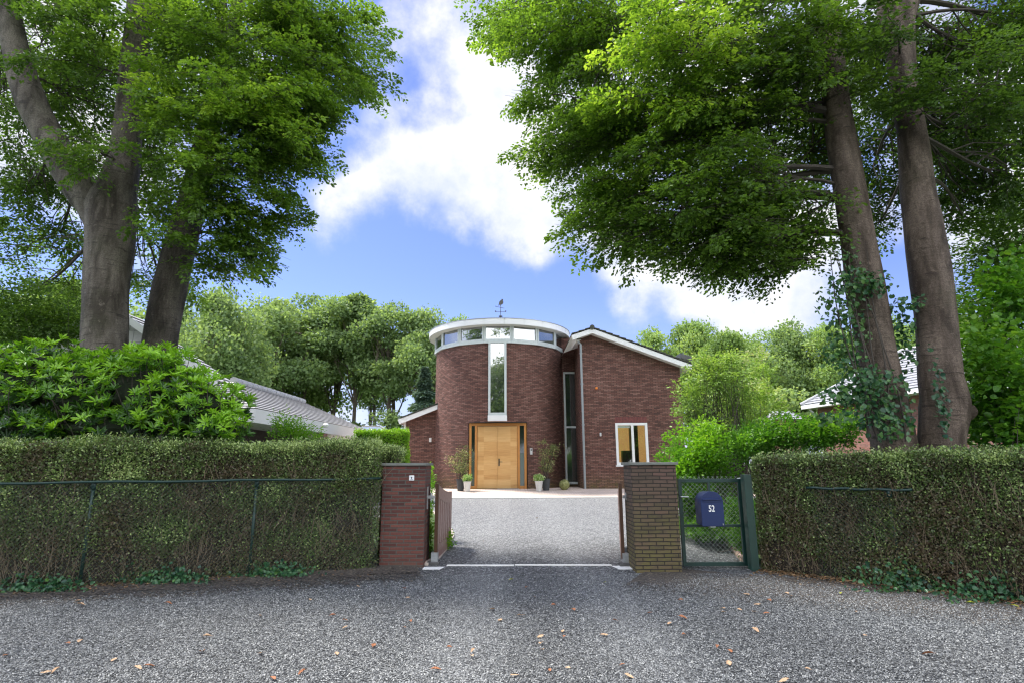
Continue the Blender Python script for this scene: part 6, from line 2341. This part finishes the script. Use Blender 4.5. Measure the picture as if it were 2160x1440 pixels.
# ------------------------------------------------------------------ background trees
def tree_mesh_parts(seed, H, W, z0, nleaf, leafL, mt, trunk_r=.22, nb=26, multi=1, sparse=1.0, lean=0.0):
    """a tree at the origin: returns (trunk mesh, [limb meshes], crown mesh)"""
    rng = np.random.default_rng(seed)
    tk = MB()
    stems_ = []
    for s_ in range(multi):
        a = rng.random() * 6.28
        top = np.array([math.cos(a) * W * .12 * (s_ > 0) + lean, math.sin(a) * W * .12 * (s_ > 0), z0 + (H - z0) * .55])
        b0 = np.array([math.cos(a) * .3 * (s_ > 0), math.sin(a) * .3 * (s_ > 0), -.2])
        pts = bez(b0, top, rng, 0, 9, .035)
        tk.tube(pts, [trunk_r * (1.15 - .085 * i) for i in range(10)], 9, wob=lambda i, k, a, l: 1 + .06 * math.sin(i * 2.3 + k * 1.9))
        stems_.append(pts)
    cz = (z0 + H) / 2
    lv = Leaves()
    limbs = MB()
    cc = []
    for i in range(nb):
        v = unit(rng.normal(size=3)) * rng.random() ** .33
        zf = (v[2] + 1) / 2
        wide = math.sin(math.pi * min(.98, (zf * .80 + .16))) ** .7
        c = np.array([v[0] * W * .5 * wide + lean * zf, v[1] * W * .5 * wide, z0 + (H - z0) * (.06 + .86 * zf)])
        cc.append(c)
    per = nleaf // nb
    for i, c in enumerate(cc):
        rr = W * rng.uniform(.10, .18)
        n = int(per * rng.uniform(.7, 1.3))
        o = unit(rng.normal(size=(n, 3)) + UPV * .35)
        rad = rr * (1 - rng.random(n) ** 2.2 * .55)
        P = c + o * rad[:, None] * np.array([1.15, 1.15, .72])
        P += rng.normal(size=(n, 3)) * rr * .13
        Nm = o * .6 + UPV * .5 + rng.normal(size=(n, 3)) * .5
        D = rng.normal(size=(n, 3)) + o * .5
        Ln = leafL * rng.uniform(.6, 1.3, n)
        tone = .5 + rng.normal() * .13 + rng.normal(size=n) * .16
        lv.add(leaf4, P, D, Nm, Ln, Ln * .72, tone)
        st = stems_[i % multi]
        j = int(rng.integers(4, 10))
        j = min(j, 9)
        while j > 2 and st[j][2] > c[2] - .2:
            j -= 1
        q = bez(st[j], c + np.array([0, 0, rr * .2]), rng, .10, 5, .07)
        r0 = trunk_r * .42
        limbs.tube(q, [r0, r0 * .8, r0 * .6, r0 * .42, r0 * .28, r0 * .1], 5, caps=False)
        for _ in range(3):
            e = c + unit(rng.normal(size=3)) * rr * .9
            limbs.tube(bez(q[3], e, rng, .05, 3, .1), [r0 * .35, r0 * .22, r0 * .13, r0 * .05], 3, caps=False)
    me_t = tk.mesh('trunk'); me_l = limbs.mesh('limbs')
    me_c = np_mesh('crown', np.concatenate(lv.V), np.concatenate(lv.F), np.concatenate(lv.T))
    me_t.materials.append(M['far_bark']); me_l.materials.append(M['far_bark']); me_c.materials.append(mt)
    return me_t, me_l, me_c


def place_tree(name, parts, x, y, rz, sc, label, group, z=None):
    r = empty(name, (x, y, gz(y) if z is None else z), rz, label, 'tree', group)
    r.scale = (sc[0], sc[0], sc[1]) if isinstance(sc, tuple) else (sc, sc, sc)
    for nm, me in zip(('trunk', 'limbs', 'crown'), parts):
        o = bpy.data.objects.new(nm, me)
        col.objects.link(o)
        o.parent = r
    return r


V1 = tree_mesh_parts(101, 15, 8.5, 4.6, 19000, .27, M['leaf_far'], .24, 40)
V2 = tree_mesh_parts(102, 16, 7.0, 5.6, 16000, .27, M['leaf_far'], .20, 36, multi=2)
V3 = tree_mesh_parts(103, 14.5, 9.5, 1.6, 30000, .27, M['leaf_far'], .28, 54)
V4 = tree_mesh_parts(104, 15, 8.5, 4.0, 16000, .27, M['leaf_far_yellow'], .22, 36, multi=2)
V5 = tree_mesh_parts(105, 15, 9.0, 3.0, 22000, .28, M['leaf_far_yellow'], .24, 46)
V6 = tree_mesh_parts(106, 7, 6.0, .8, 11000, .24, M['leaf_far'], .12, 18, multi=3)
V7 = tree_mesh_parts(107, 16, 6.5, 6.5, 13000, .28, M['leaf_far'], .18, 20, lean=.8)
wood = 'trees of the wood behind the house'


def bgtree(parts, px, ptop, Y, Hn, rz, label, wx=1.0, name='tree', zb=None):
    x = float(at(px, 900, Y)[0])
    zt_ = float(at(px, ptop, Y)[2])
    s_ = (zt_ - .6) / Hn
    place_tree(name, parts, x, Y, R_(rz), (s_ * wx, s_), label, wood)


bgtree(V3, 445, 590, 34, 14.5, 10, 'broad dense light green tree directly right of the slender leaning beech', .80)
bgtree(V1, 562, 612, 44, 15, 50, 'tree with dark forked boughs above the upper garage roof', 1.0)
bgtree(V2, 622, 590, 47, 16, 120, 'tall tree whose trunk stands at the end of the garage ridge', 1.0)
bgtree(V4, 690, 618, 50, 15, 200, 'airy tree with pale gaps between the garage ridge and the far shed', .85)
bgtree(V7, 745, 612, 47, 16, 280, 'slim tree with a leaning trunk above the garage eaves', 1.0)
bgtree(V2, 812, 612, 46, 16, 30, 'dark tall tree straight above the flat-roofed shed', .95)
bgtree(V1, 885, 632, 44, 15, 150, 'leafy tree touching the west edge of the white disc roof', .8)
bgtree(V5, 965, 645, 52, 15, 230, 'yellow-topped tree peeping over the west part of the disc roof', .8)
bgtree(V7, 660, 680, 60, 16, 20, 'distant slim tree seen through the gap right of the garage ridge', .9)
bgtree(V2, 780, 690, 62, 16, 75, 'distant tree between two trunks above the shed', .8)
bgtree(V1, 500, 660, 56, 15, 300, 'distant tree behind the broad light green one', 1.0)
bgtree(V3, 320, 610, 40, 14.5, 200, 'green tree glimpsed between the two west beech trunks', .9)
bgtree(V5, 120, 560, 44, 15, 80, 'pale green tree glimpsed left of the forked beech', 1.0)
bgtree(V3, -60, 600, 40, 14.5, 280, 'tree at the far west edge behind the holly', 1.0)
for i, (px, pt, Y, v, rz, lb) in enumerate([(590, 830, 40, V6, 20, 'low dark bushy tree behind the garage ridge'), (680, 850, 42, V6, 100, 'low bushy tree right of the ridge end'), (745, 865, 46, V6, 190, 'low undergrowth tree behind the garage eaves'),
                                          (820, 850, 44, V6, 250, 'low bright bushy tree behind the flat-roofed shed'), (870, 870, 38, V6, 310, 'low bushy tree beside the annex roof'), (520, 800, 42, V6, 60, 'low bushy tree behind the upper garage roof')]):
    bgtree(v, px, pt, Y, 7, rz, lb, 1.3)
bgtree(V4, 1385, 678, 44, 15, 10, 'light green tree rising right behind the gable slope', .8)
bgtree(V5, 1475, 648, 46, 15, 90, 'tallest light green tree right of the house', .72)
bgtree(V5, 1555, 672, 42, 15, 170, 'light green tree behind the pale maple', .8)
bgtree(V4, 1620, 690, 48, 15, 220, 'airy light tree left of the neighbouring roof', .9)
bgtree(V3, 1690, 665, 44, 14.5, 300, 'dense green tree above the corner of the neighbouring roof', .85)
bgtree(V5, 1775, 655, 42, 15, 40, 'light green tree left of the ivy-clad beech', .8)
bgtree(V4, 1900, 650, 44, 15, 130, 'light green tree seen between the two east trunks', .9)
bgtree(V3, 2060, 640, 40, 14.5, 210, 'green tree behind the hazel at the east edge', 1.0)
bgtree(V6, 1640, 790, 36, 7, 10, 'low dense green tree beside the shed roof', 1.2)
bgtree(V6, 1560, 800, 34, 7, 140, 'low dense green tree behind the maple', 1.2)
street = 'trees across the street behind the viewer'
for i, (x_, y_, h_, rz_) in enumerate([(-13, -17, 13.5, 0), (-6.5, -20, 13.0, 60), (-.8, -19, 14.8, 130), (6, -21, 13.5, 190), (12, -18, 14.0, 250)]):
    sc_ = h_ / 14.5
    place_tree('tree', V3, x_, y_, R_(rz_), (sc_ * 1.05, sc_), 'street tree number %s from the west on the far side of the road' % ['one', 'two', 'three', 'four', 'five'][i], street, z=0)
# conifer beside the annex
rng = np.random.default_rng(9)
lv = Leaves()
YK = 36.0
xk = float(at(893, 900, YK)[0]); zk = float(at(893, 772, YK)[2])
n = 9000
hf = rng.random(n) ** .8
rad = (1 - hf) * 2.3 * (.75 + .25 * np.sign(np.sin(hf * 60))) * rng.random(n) ** .4 + .05
an_ = rng.random(n) * 6.28
P = np.stack([xk + rad * np.cos(an_), YK + rad * np.sin(an_), .8 + hf * (zk - .8) - rad * .22], 1)
D = np.stack([np.cos(an_), np.sin(an_), -.3 * np.ones(n)], 1) + rng.normal(size=(n, 3)) * .25
lv.add(leaf4, P, D, UPV + rng.normal(size=(n, 3)) * .3, rng.uniform(.15, .35, n), rng.uniform(.08, .14, n), rng.random(n))
cf = empty('conifer', (xk, YK, .6), 0, 'blue-green conifer rising behind the sloping annex roof', 'tree')
lv.build('needles', M['leaf_conifer'], cf)
mb = MB()
mb.tube([(xk, YK, .5), (xk, YK, zk - .1)], [.16, .03], 8)
mb.build('trunk', M['far_bark'], cf)

# ------------------------------------------------------------------ pots, stone ball
def pot(px, py, Y, rt_, rb_, h, mt, label, plant, seed):
    x = float(at(px, py, Y)[0])
    z = gz(Y) + .012
    r = empty('potted_plant', (x, Y, z), 0, label, 'potted plant')
    m_ = MB()
    m_.lathe((x, Y, z), [(rb_, 0), (rt_, h), (rt_ + .012, h), (rt_ + .012, h + .03), (rt_ - .02, h + .03), (rt_ - .025, h - .03)], 24)
    m_.build('pot', mt, r, smooth=False)
    m_ = MB()
    m_.lathe((x, Y, z + h - .035), [(rt_ - .026, 0), (rt_ - .03, .012)], 16)
    m_.build('potting_soil', M['hedge_core'], r)
    rng = np.random.default_rng(seed)
    lv = Leaves()
    if plant == 'shrub':
        st = MB()
        for i in range(9):
            e = np.array([x + rng.normal() * .30, Y + rng.normal() * .22, z + h + rng.uniform(.7, 1.45)])
            q = bez((x + rng.normal() * .05, Y + rng.normal() * .05, z + h - .03), e, rng, .1, 6, .08)
            st.tube(q, [.012, .010, .009, .007, .006, .004, .003], 5, caps=False)
            n = 20
            j = rng.integers(2, 7, n)
            org = np.array([q[int(k)] for k in j])
            dr = rng.normal(size=(n, 3)) + UPV * .3
            spray_leaves(lv, rng, org, dr, rng.uniform(.12, .3, n), 7, .075, .45 + rng.normal(size=n) * .3, flat=.7, wr=.36)
        st.build('stems', M['branch'], r)
    else:
        n = 70
        o = rnd_ball(rng, n) * np.array([rt_ * 1.15, rt_ * 1.15, .13])
        org = np.array([x, Y, z + h + .09]) + o
        spray_leaves(lv, rng, org, o + UPV * .5, np.full(n, .12), 7, .06, .55 + rng.normal(size=n) * .25, flat=.6, wr=.7)
    lv.build('foliage', M['leaf_pot'] if plant == 'shrub' else M['leaf_petal'], r)


pot(971.5, 1030, 23.25, .17, .12, .42, M['pot_dark'], 'dark grey pot with a thin shrub left of the oak door', 'shrub', 1)
pot(985.5, 1033, 22.95, .15, .10, .36, M['pot_white'], 'small white pot with light green plant left of the oak door', 'low', 2)
pot(1137, 1033, 22.95, .15, .10, .36, M['pot_white'], 'small white pot with light green plant right of the oak door', 'low', 3)
pot(1152, 1030, 23.25, .17, .12, .42, M['pot_dark'], 'dark grey pot with a bushy shrub right of the oak door', 'shrub', 4)


def moss_mat():
    m_, t, p, out = mat('mossy_stone')
    oc = geo_pos(t)
    c = ramp(t, noise_n(t, oc, 7, 6, .7), [(.35, (.05, .045, .035)), (.5, (.16, .17, .05)), (.62, (.28, .29, .12)), (.75, (.42, .40, .32))])
    L(t, c, p.inputs['Base Color'])
    p.inputs['Roughness'].default_value = .9
    bump(t, p, noise_n(t, oc, 25, 5), .7, .02)
    return m_


q = at(1190.5, 1018, 23.4)
mb = MB()
K = 16
mb.lathe((q[0], 23.4, gz(23.4) + .21), [(max(.015, .21 * math.sin(math.pi * i / K)), -.21 * math.cos(math.pi * i / K)) for i in range(K + 1)], 24)
for vi in range(len(mb.v)):
    v_ = Vector(mb.v[vi]); c_ = Vector((q[0], 23.4, gz(23.4) + .21))
    d_ = v_ - c_
    mb.v[vi] = tuple(c_ + d_ * (1 + .05 * noise.noise(d_ * 9)))
tag(mb.build('stone_ball', moss_mat(), smooth=True), 'round mossy stone ball on the terrace in front of the narrow window', 'stone ball')

# ------------------------------------------------------------------ fallen leaves on the gravel, each a thing
def leaf_thing_mesh(seed):
    rng = random.Random(seed)
    m_ = MB()
    L_, w_ = 1.0, .52
    pts = []
    K = 8
    for i in range(K + 1):
        t = i / K
        hw = w_ / 2 * math.sin(math.pi * min(1, t * .92 + .04)) ** .8
        lob = 1 + (.22 * (1 if i % 2 else -1) if seed % 2 else 0)
        curl = .18 * math.sin(t * 3.0 + seed) + .08
        pts.append(((t - .5) * L_, hw * lob, abs(hw) * .55 + curl * .5))
        pts.append(((t - .5) * L_, 0, curl * .35))
        pts.append(((t - .5) * L_, -hw * lob, abs(hw) * (.2 + .5 * rng.random()) + curl * .4))
    zmin = min(p_[2] for p_ in pts)
    pts = [(a_, b_, c_ - zmin) for a_, b_, c_ in pts]
    F = []
    for i in range(K):
        for k in range(2):
            F.append((i * 3 + k, (i + 1) * 3 + k, (i + 1) * 3 + k + 1, i * 3 + k + 1))
    m_.add(pts, F)
    m_.tube([(-.5, 0, pts[1][2]), (-.68, .03, pts[1][2] + .03)], .012, 4)
    return m_.mesh('fallen_leaf')


lkinds = [('orange', simple('leaf_orange', (.33, .13, .055), .7, var=.3, vscale=30), 'curled orange-brown fallen leaf lying on the grey gravel'),
          ('tan', simple('leaf_tan', (.50, .33, .20), .7, var=.25, vscale=30), 'curled pale tan fallen leaf lying on the grey gravel'),
          ('yellow', simple('leaf_yellow', (.42, .45, .04), .6, var=.2, vscale=30), 'yellow-green fallen leaf lying on the grey gravel')]
protos = {}
for k, (nm, mt_, lb) in enumerate(lkinds):
    for s_ in range(3):
        me = leaf_thing_mesh(k * 3 + s_)
        me.materials.append(mt_)
        protos[(k, s_)] = me
rngl = random.Random(4)
spots = [(165, 1268, 1), (170, 1277, 1), (355, 1275, 0), (437, 1345, 1), (425, 1378, 0), (142, 1360, 0), (168, 1355, 1), (12, 1385, 0), (240, 1395, 1), (315, 1408, 0), (96, 1422, 1), (117, 1418, 1), (290, 1412, 1), (550, 1380, 1),
         (548, 1300, 1), (655, 1267, 1), (702, 1300, 0), (727, 1310, 0), (728, 1325, 1), (852, 1243, 0), (860, 1262, 1), (755, 1238, 1), (788, 1365, 0), (710, 1382, 1), (637, 1422, 0), (575, 1435, 0), (866, 1312, 0), (852, 1326, 0),
         (948, 1368, 0), (997, 1375, 1), (995, 1387, 1), (1055, 1310, 1), (1038, 1287, 1), (1098, 1300, 1), (1110, 1240, 0), (1128, 1260, 1), (1210, 1288, 0), (1168, 1278, 0), (1142, 1360, 1), (1144, 1373, 1), (1190, 1345, 0), (1187, 1334, 1),
         (1140, 1345, 1), (1160, 1417, 0), (1198, 1412, 1), (1370, 1295, 0), (1297, 1310, 0), (1275, 1230, 2), (1078, 1224, 2), (1412, 1317, 1), (1441, 1305, 0), (1443, 1341, 0), (1413, 1316, 1), (1525, 1286, 1), (1527, 1293, 1), (1560, 1288, 1),
         (1592, 1292, 1), (1617, 1296, 0), (1623, 1268, 0), (1598, 1277, 1), (1513, 1366, 0), (1540, 1377, 0), (1313, 1405, 0), (1327, 1430, 1), (1538, 1403, 1), (1705, 1415, 1), (1773, 1253, 2), (1812, 1249, 1), (1825, 1343, 1), (1806, 1292, 1),
         (1958, 1383, 0), (2048, 1273, 2), (1575, 1256, 1), (1436, 1267, 0), (1594, 1332, 1), (1275, 1342, 1), (2140, 1280, 2), (1667, 1258, 1), (1660, 1253, 1), (1133, 1092, 1), (1020, 1142, 1), (920, 1416, 0), (1085, 1428, 1), (1655, 1440, 1)]
fallen = []
for (px, py, k) in spots:
    g = onground(px, py)
    o = bpy.data.objects.new('fallen_leaf', protos[(k, rngl.randrange(3))])
    col.objects.link(o)
    sz = rngl.uniform(.045, .088) * (1 if g[1] < 10 else 1.1)
    o.location = (g[0], g[1], g[2] + .016)
    o.scale = (sz, sz, sz * rngl.uniform(.7, 1.2))
    o.rotation_euler = (rngl.uniform(-.25, .25), rngl.uniform(-.2, .2), rngl.uniform(0, 6.28))
    o['category'] = 'fallen leaf'
    o['group'] = 'fallen leaves scattered on the gravel'
    fallen.append((o, k, g))
marks = [('the foot of the red brick pillar', (850, 1196)), ('the foot of the mossy pillar', (1390, 1207)), ('the green gate post', (1592, 1203)), ('the middle of the threshold rail', (1120, 1193)),
         ('the bottom left corner', (0, 1440)), ('the bottom right corner', (2160, 1440)), ('the middle of the bottom edge', (1080, 1440)), ('the fence post in the west hedge', (535, 1190)),
         ('the fence post in the east hedge', (1880, 1215)), ('the left part of the bottom edge', (540, 1440)), ('the right part of the bottom edge', (1620, 1440))]
mp_ = [(nm, onground(*p_)) for nm, p_ in marks]
buckets = {}
for o, k, g in fallen:
    j = min(range(len(mp_)), key=lambda q_: np.linalg.norm(mp_[q_][1] - g))
    buckets.setdefault((k, j), []).append((float(np.linalg.norm(mp_[j][1] - g)), o))
orders = ['nearest', 'second nearest', 'third nearest', 'fourth nearest', 'fifth nearest', 'sixth nearest', 'seventh nearest', 'eighth nearest', 'ninth nearest', 'tenth nearest', 'eleventh nearest', 'twelfth nearest', 'thirteenth nearest', 'fourteenth nearest']
for (k, j), lst in buckets.items():
    lst.sort(key=lambda q_: q_[0])
    for i, (_, o) in enumerate(lst):
        o['label'] = '%s fallen leaf %s to %s' % (['orange-brown', 'pale tan', 'yellow-green'][k], orders[i], mp_[j][0])

# ------------------------------------------------------------------ loose stones of the gravel (nobody could count them)
rng = np.random.default_rng(88)
n = 320000
u_ = rng.random(n)
yy = 1.9 + 7.2 * u_ ** .8
half = .98 * yy * 1.0 + .6
xx = (rng.random(n) * 2 - 1) * half
lineL = HL0[1] + (HL1[1] - HL0[1]) * (xx - HL0[0]) / (HL1[0] - HL0[0])
lineR = HR0[1] + (HR1[1] - HR0[1]) * (xx - HR0[0]) / (HR1[0] - HR0[0])
wob_ = .62 + .22 * np.sin(xx * 2.1) + .12 * np.sin(xx * 5.3 + 1) + rng.exponential(.16, n) * np.where(rng.random(n) < .5, -1, .6)
keep = ~((yy > YPL - .05) & (xx > lx0_) & (xx < lx1_)) & ~((xx < lx1_) & (yy > np.where(xx < lx0_, lineL - wob_, YPL - .12))) & ~((xx > rx0_) & (xx < HR0[0]) & (yy > YPR - .06)) & ~((xx > HR0[0]) & (yy > lineR - wob_))
xx, yy = xx[keep], yy[keep]
n = len(xx)
base = np.stack([xx, yy, np.full(n, .001)], 1)
ang = rng.random(n) * 6.28
a_ = rng.uniform(.004, .010, n); b_ = a_ * rng.uniform(.5, .9, n); c_ = a_ * rng.uniform(.35, .75, n)
ux_ = np.stack([np.cos(ang), np.sin(ang), rng.normal(size=n) * .3], 1); uy_ = np.stack([-np.sin(ang), np.cos(ang), rng.normal(size=n) * .3], 1)
uz_ = np.cross(unit(ux_), unit(uy_))
jit = lambda: rng.uniform(.75, 1.25, n)[:, None]
V = np.stack([base + ux_ * a_[:, None] * jit(), base + uy_ * b_[:, None] * jit(), base - ux_ * a_[:, None] * jit(), base - uy_ * b_[:, None] * jit(),
              base + uz_ * c_[:, None] * 1.3 + ux_ * (a_ * .3)[:, None] * rng.normal(size=(n, 1)), base - uz_ * c_[:, None]], 1)
V[:, :, 2] += .004
F = (np.arange(n) * 6)[:, None, None] + np.array([[0, 1, 4], [1, 2, 4], [2, 3, 4], [3, 0, 4]])[None]
me = np_mesh('loose_stones', V.reshape(-1, 3), F.reshape(-1, 3), np.repeat(np.clip(rng.normal(.48, .27, n), 0, 1), 4))
m_, t, p, out = mat('loose_stone')
at_ = N(t, 'ShaderNodeAttribute', attribute_name='tone')
pos = geo_pos(t)
c = ramp(t, at_.outputs['Fac'], [(0, (.018, .021, .025)), (.35, (.092, .099, .106)), (.65, (.205, .215, .222)), (1, (.42, .43, .43))])
dirt = noise_n(t, pos, .55, 5, .6, .3)
c = mixc(t, maprange(t, dirt, .4, .72, 0, .4), c, mixc(t, .5, c, (.075, .07, .065)))
c = tracks(t, pos, c)
L(t, c, p.inputs['Base Color'])
p.inputs['Roughness'].default_value = .55
o = link('loose_stones', me, m_)
tag(o, kind='stuff')
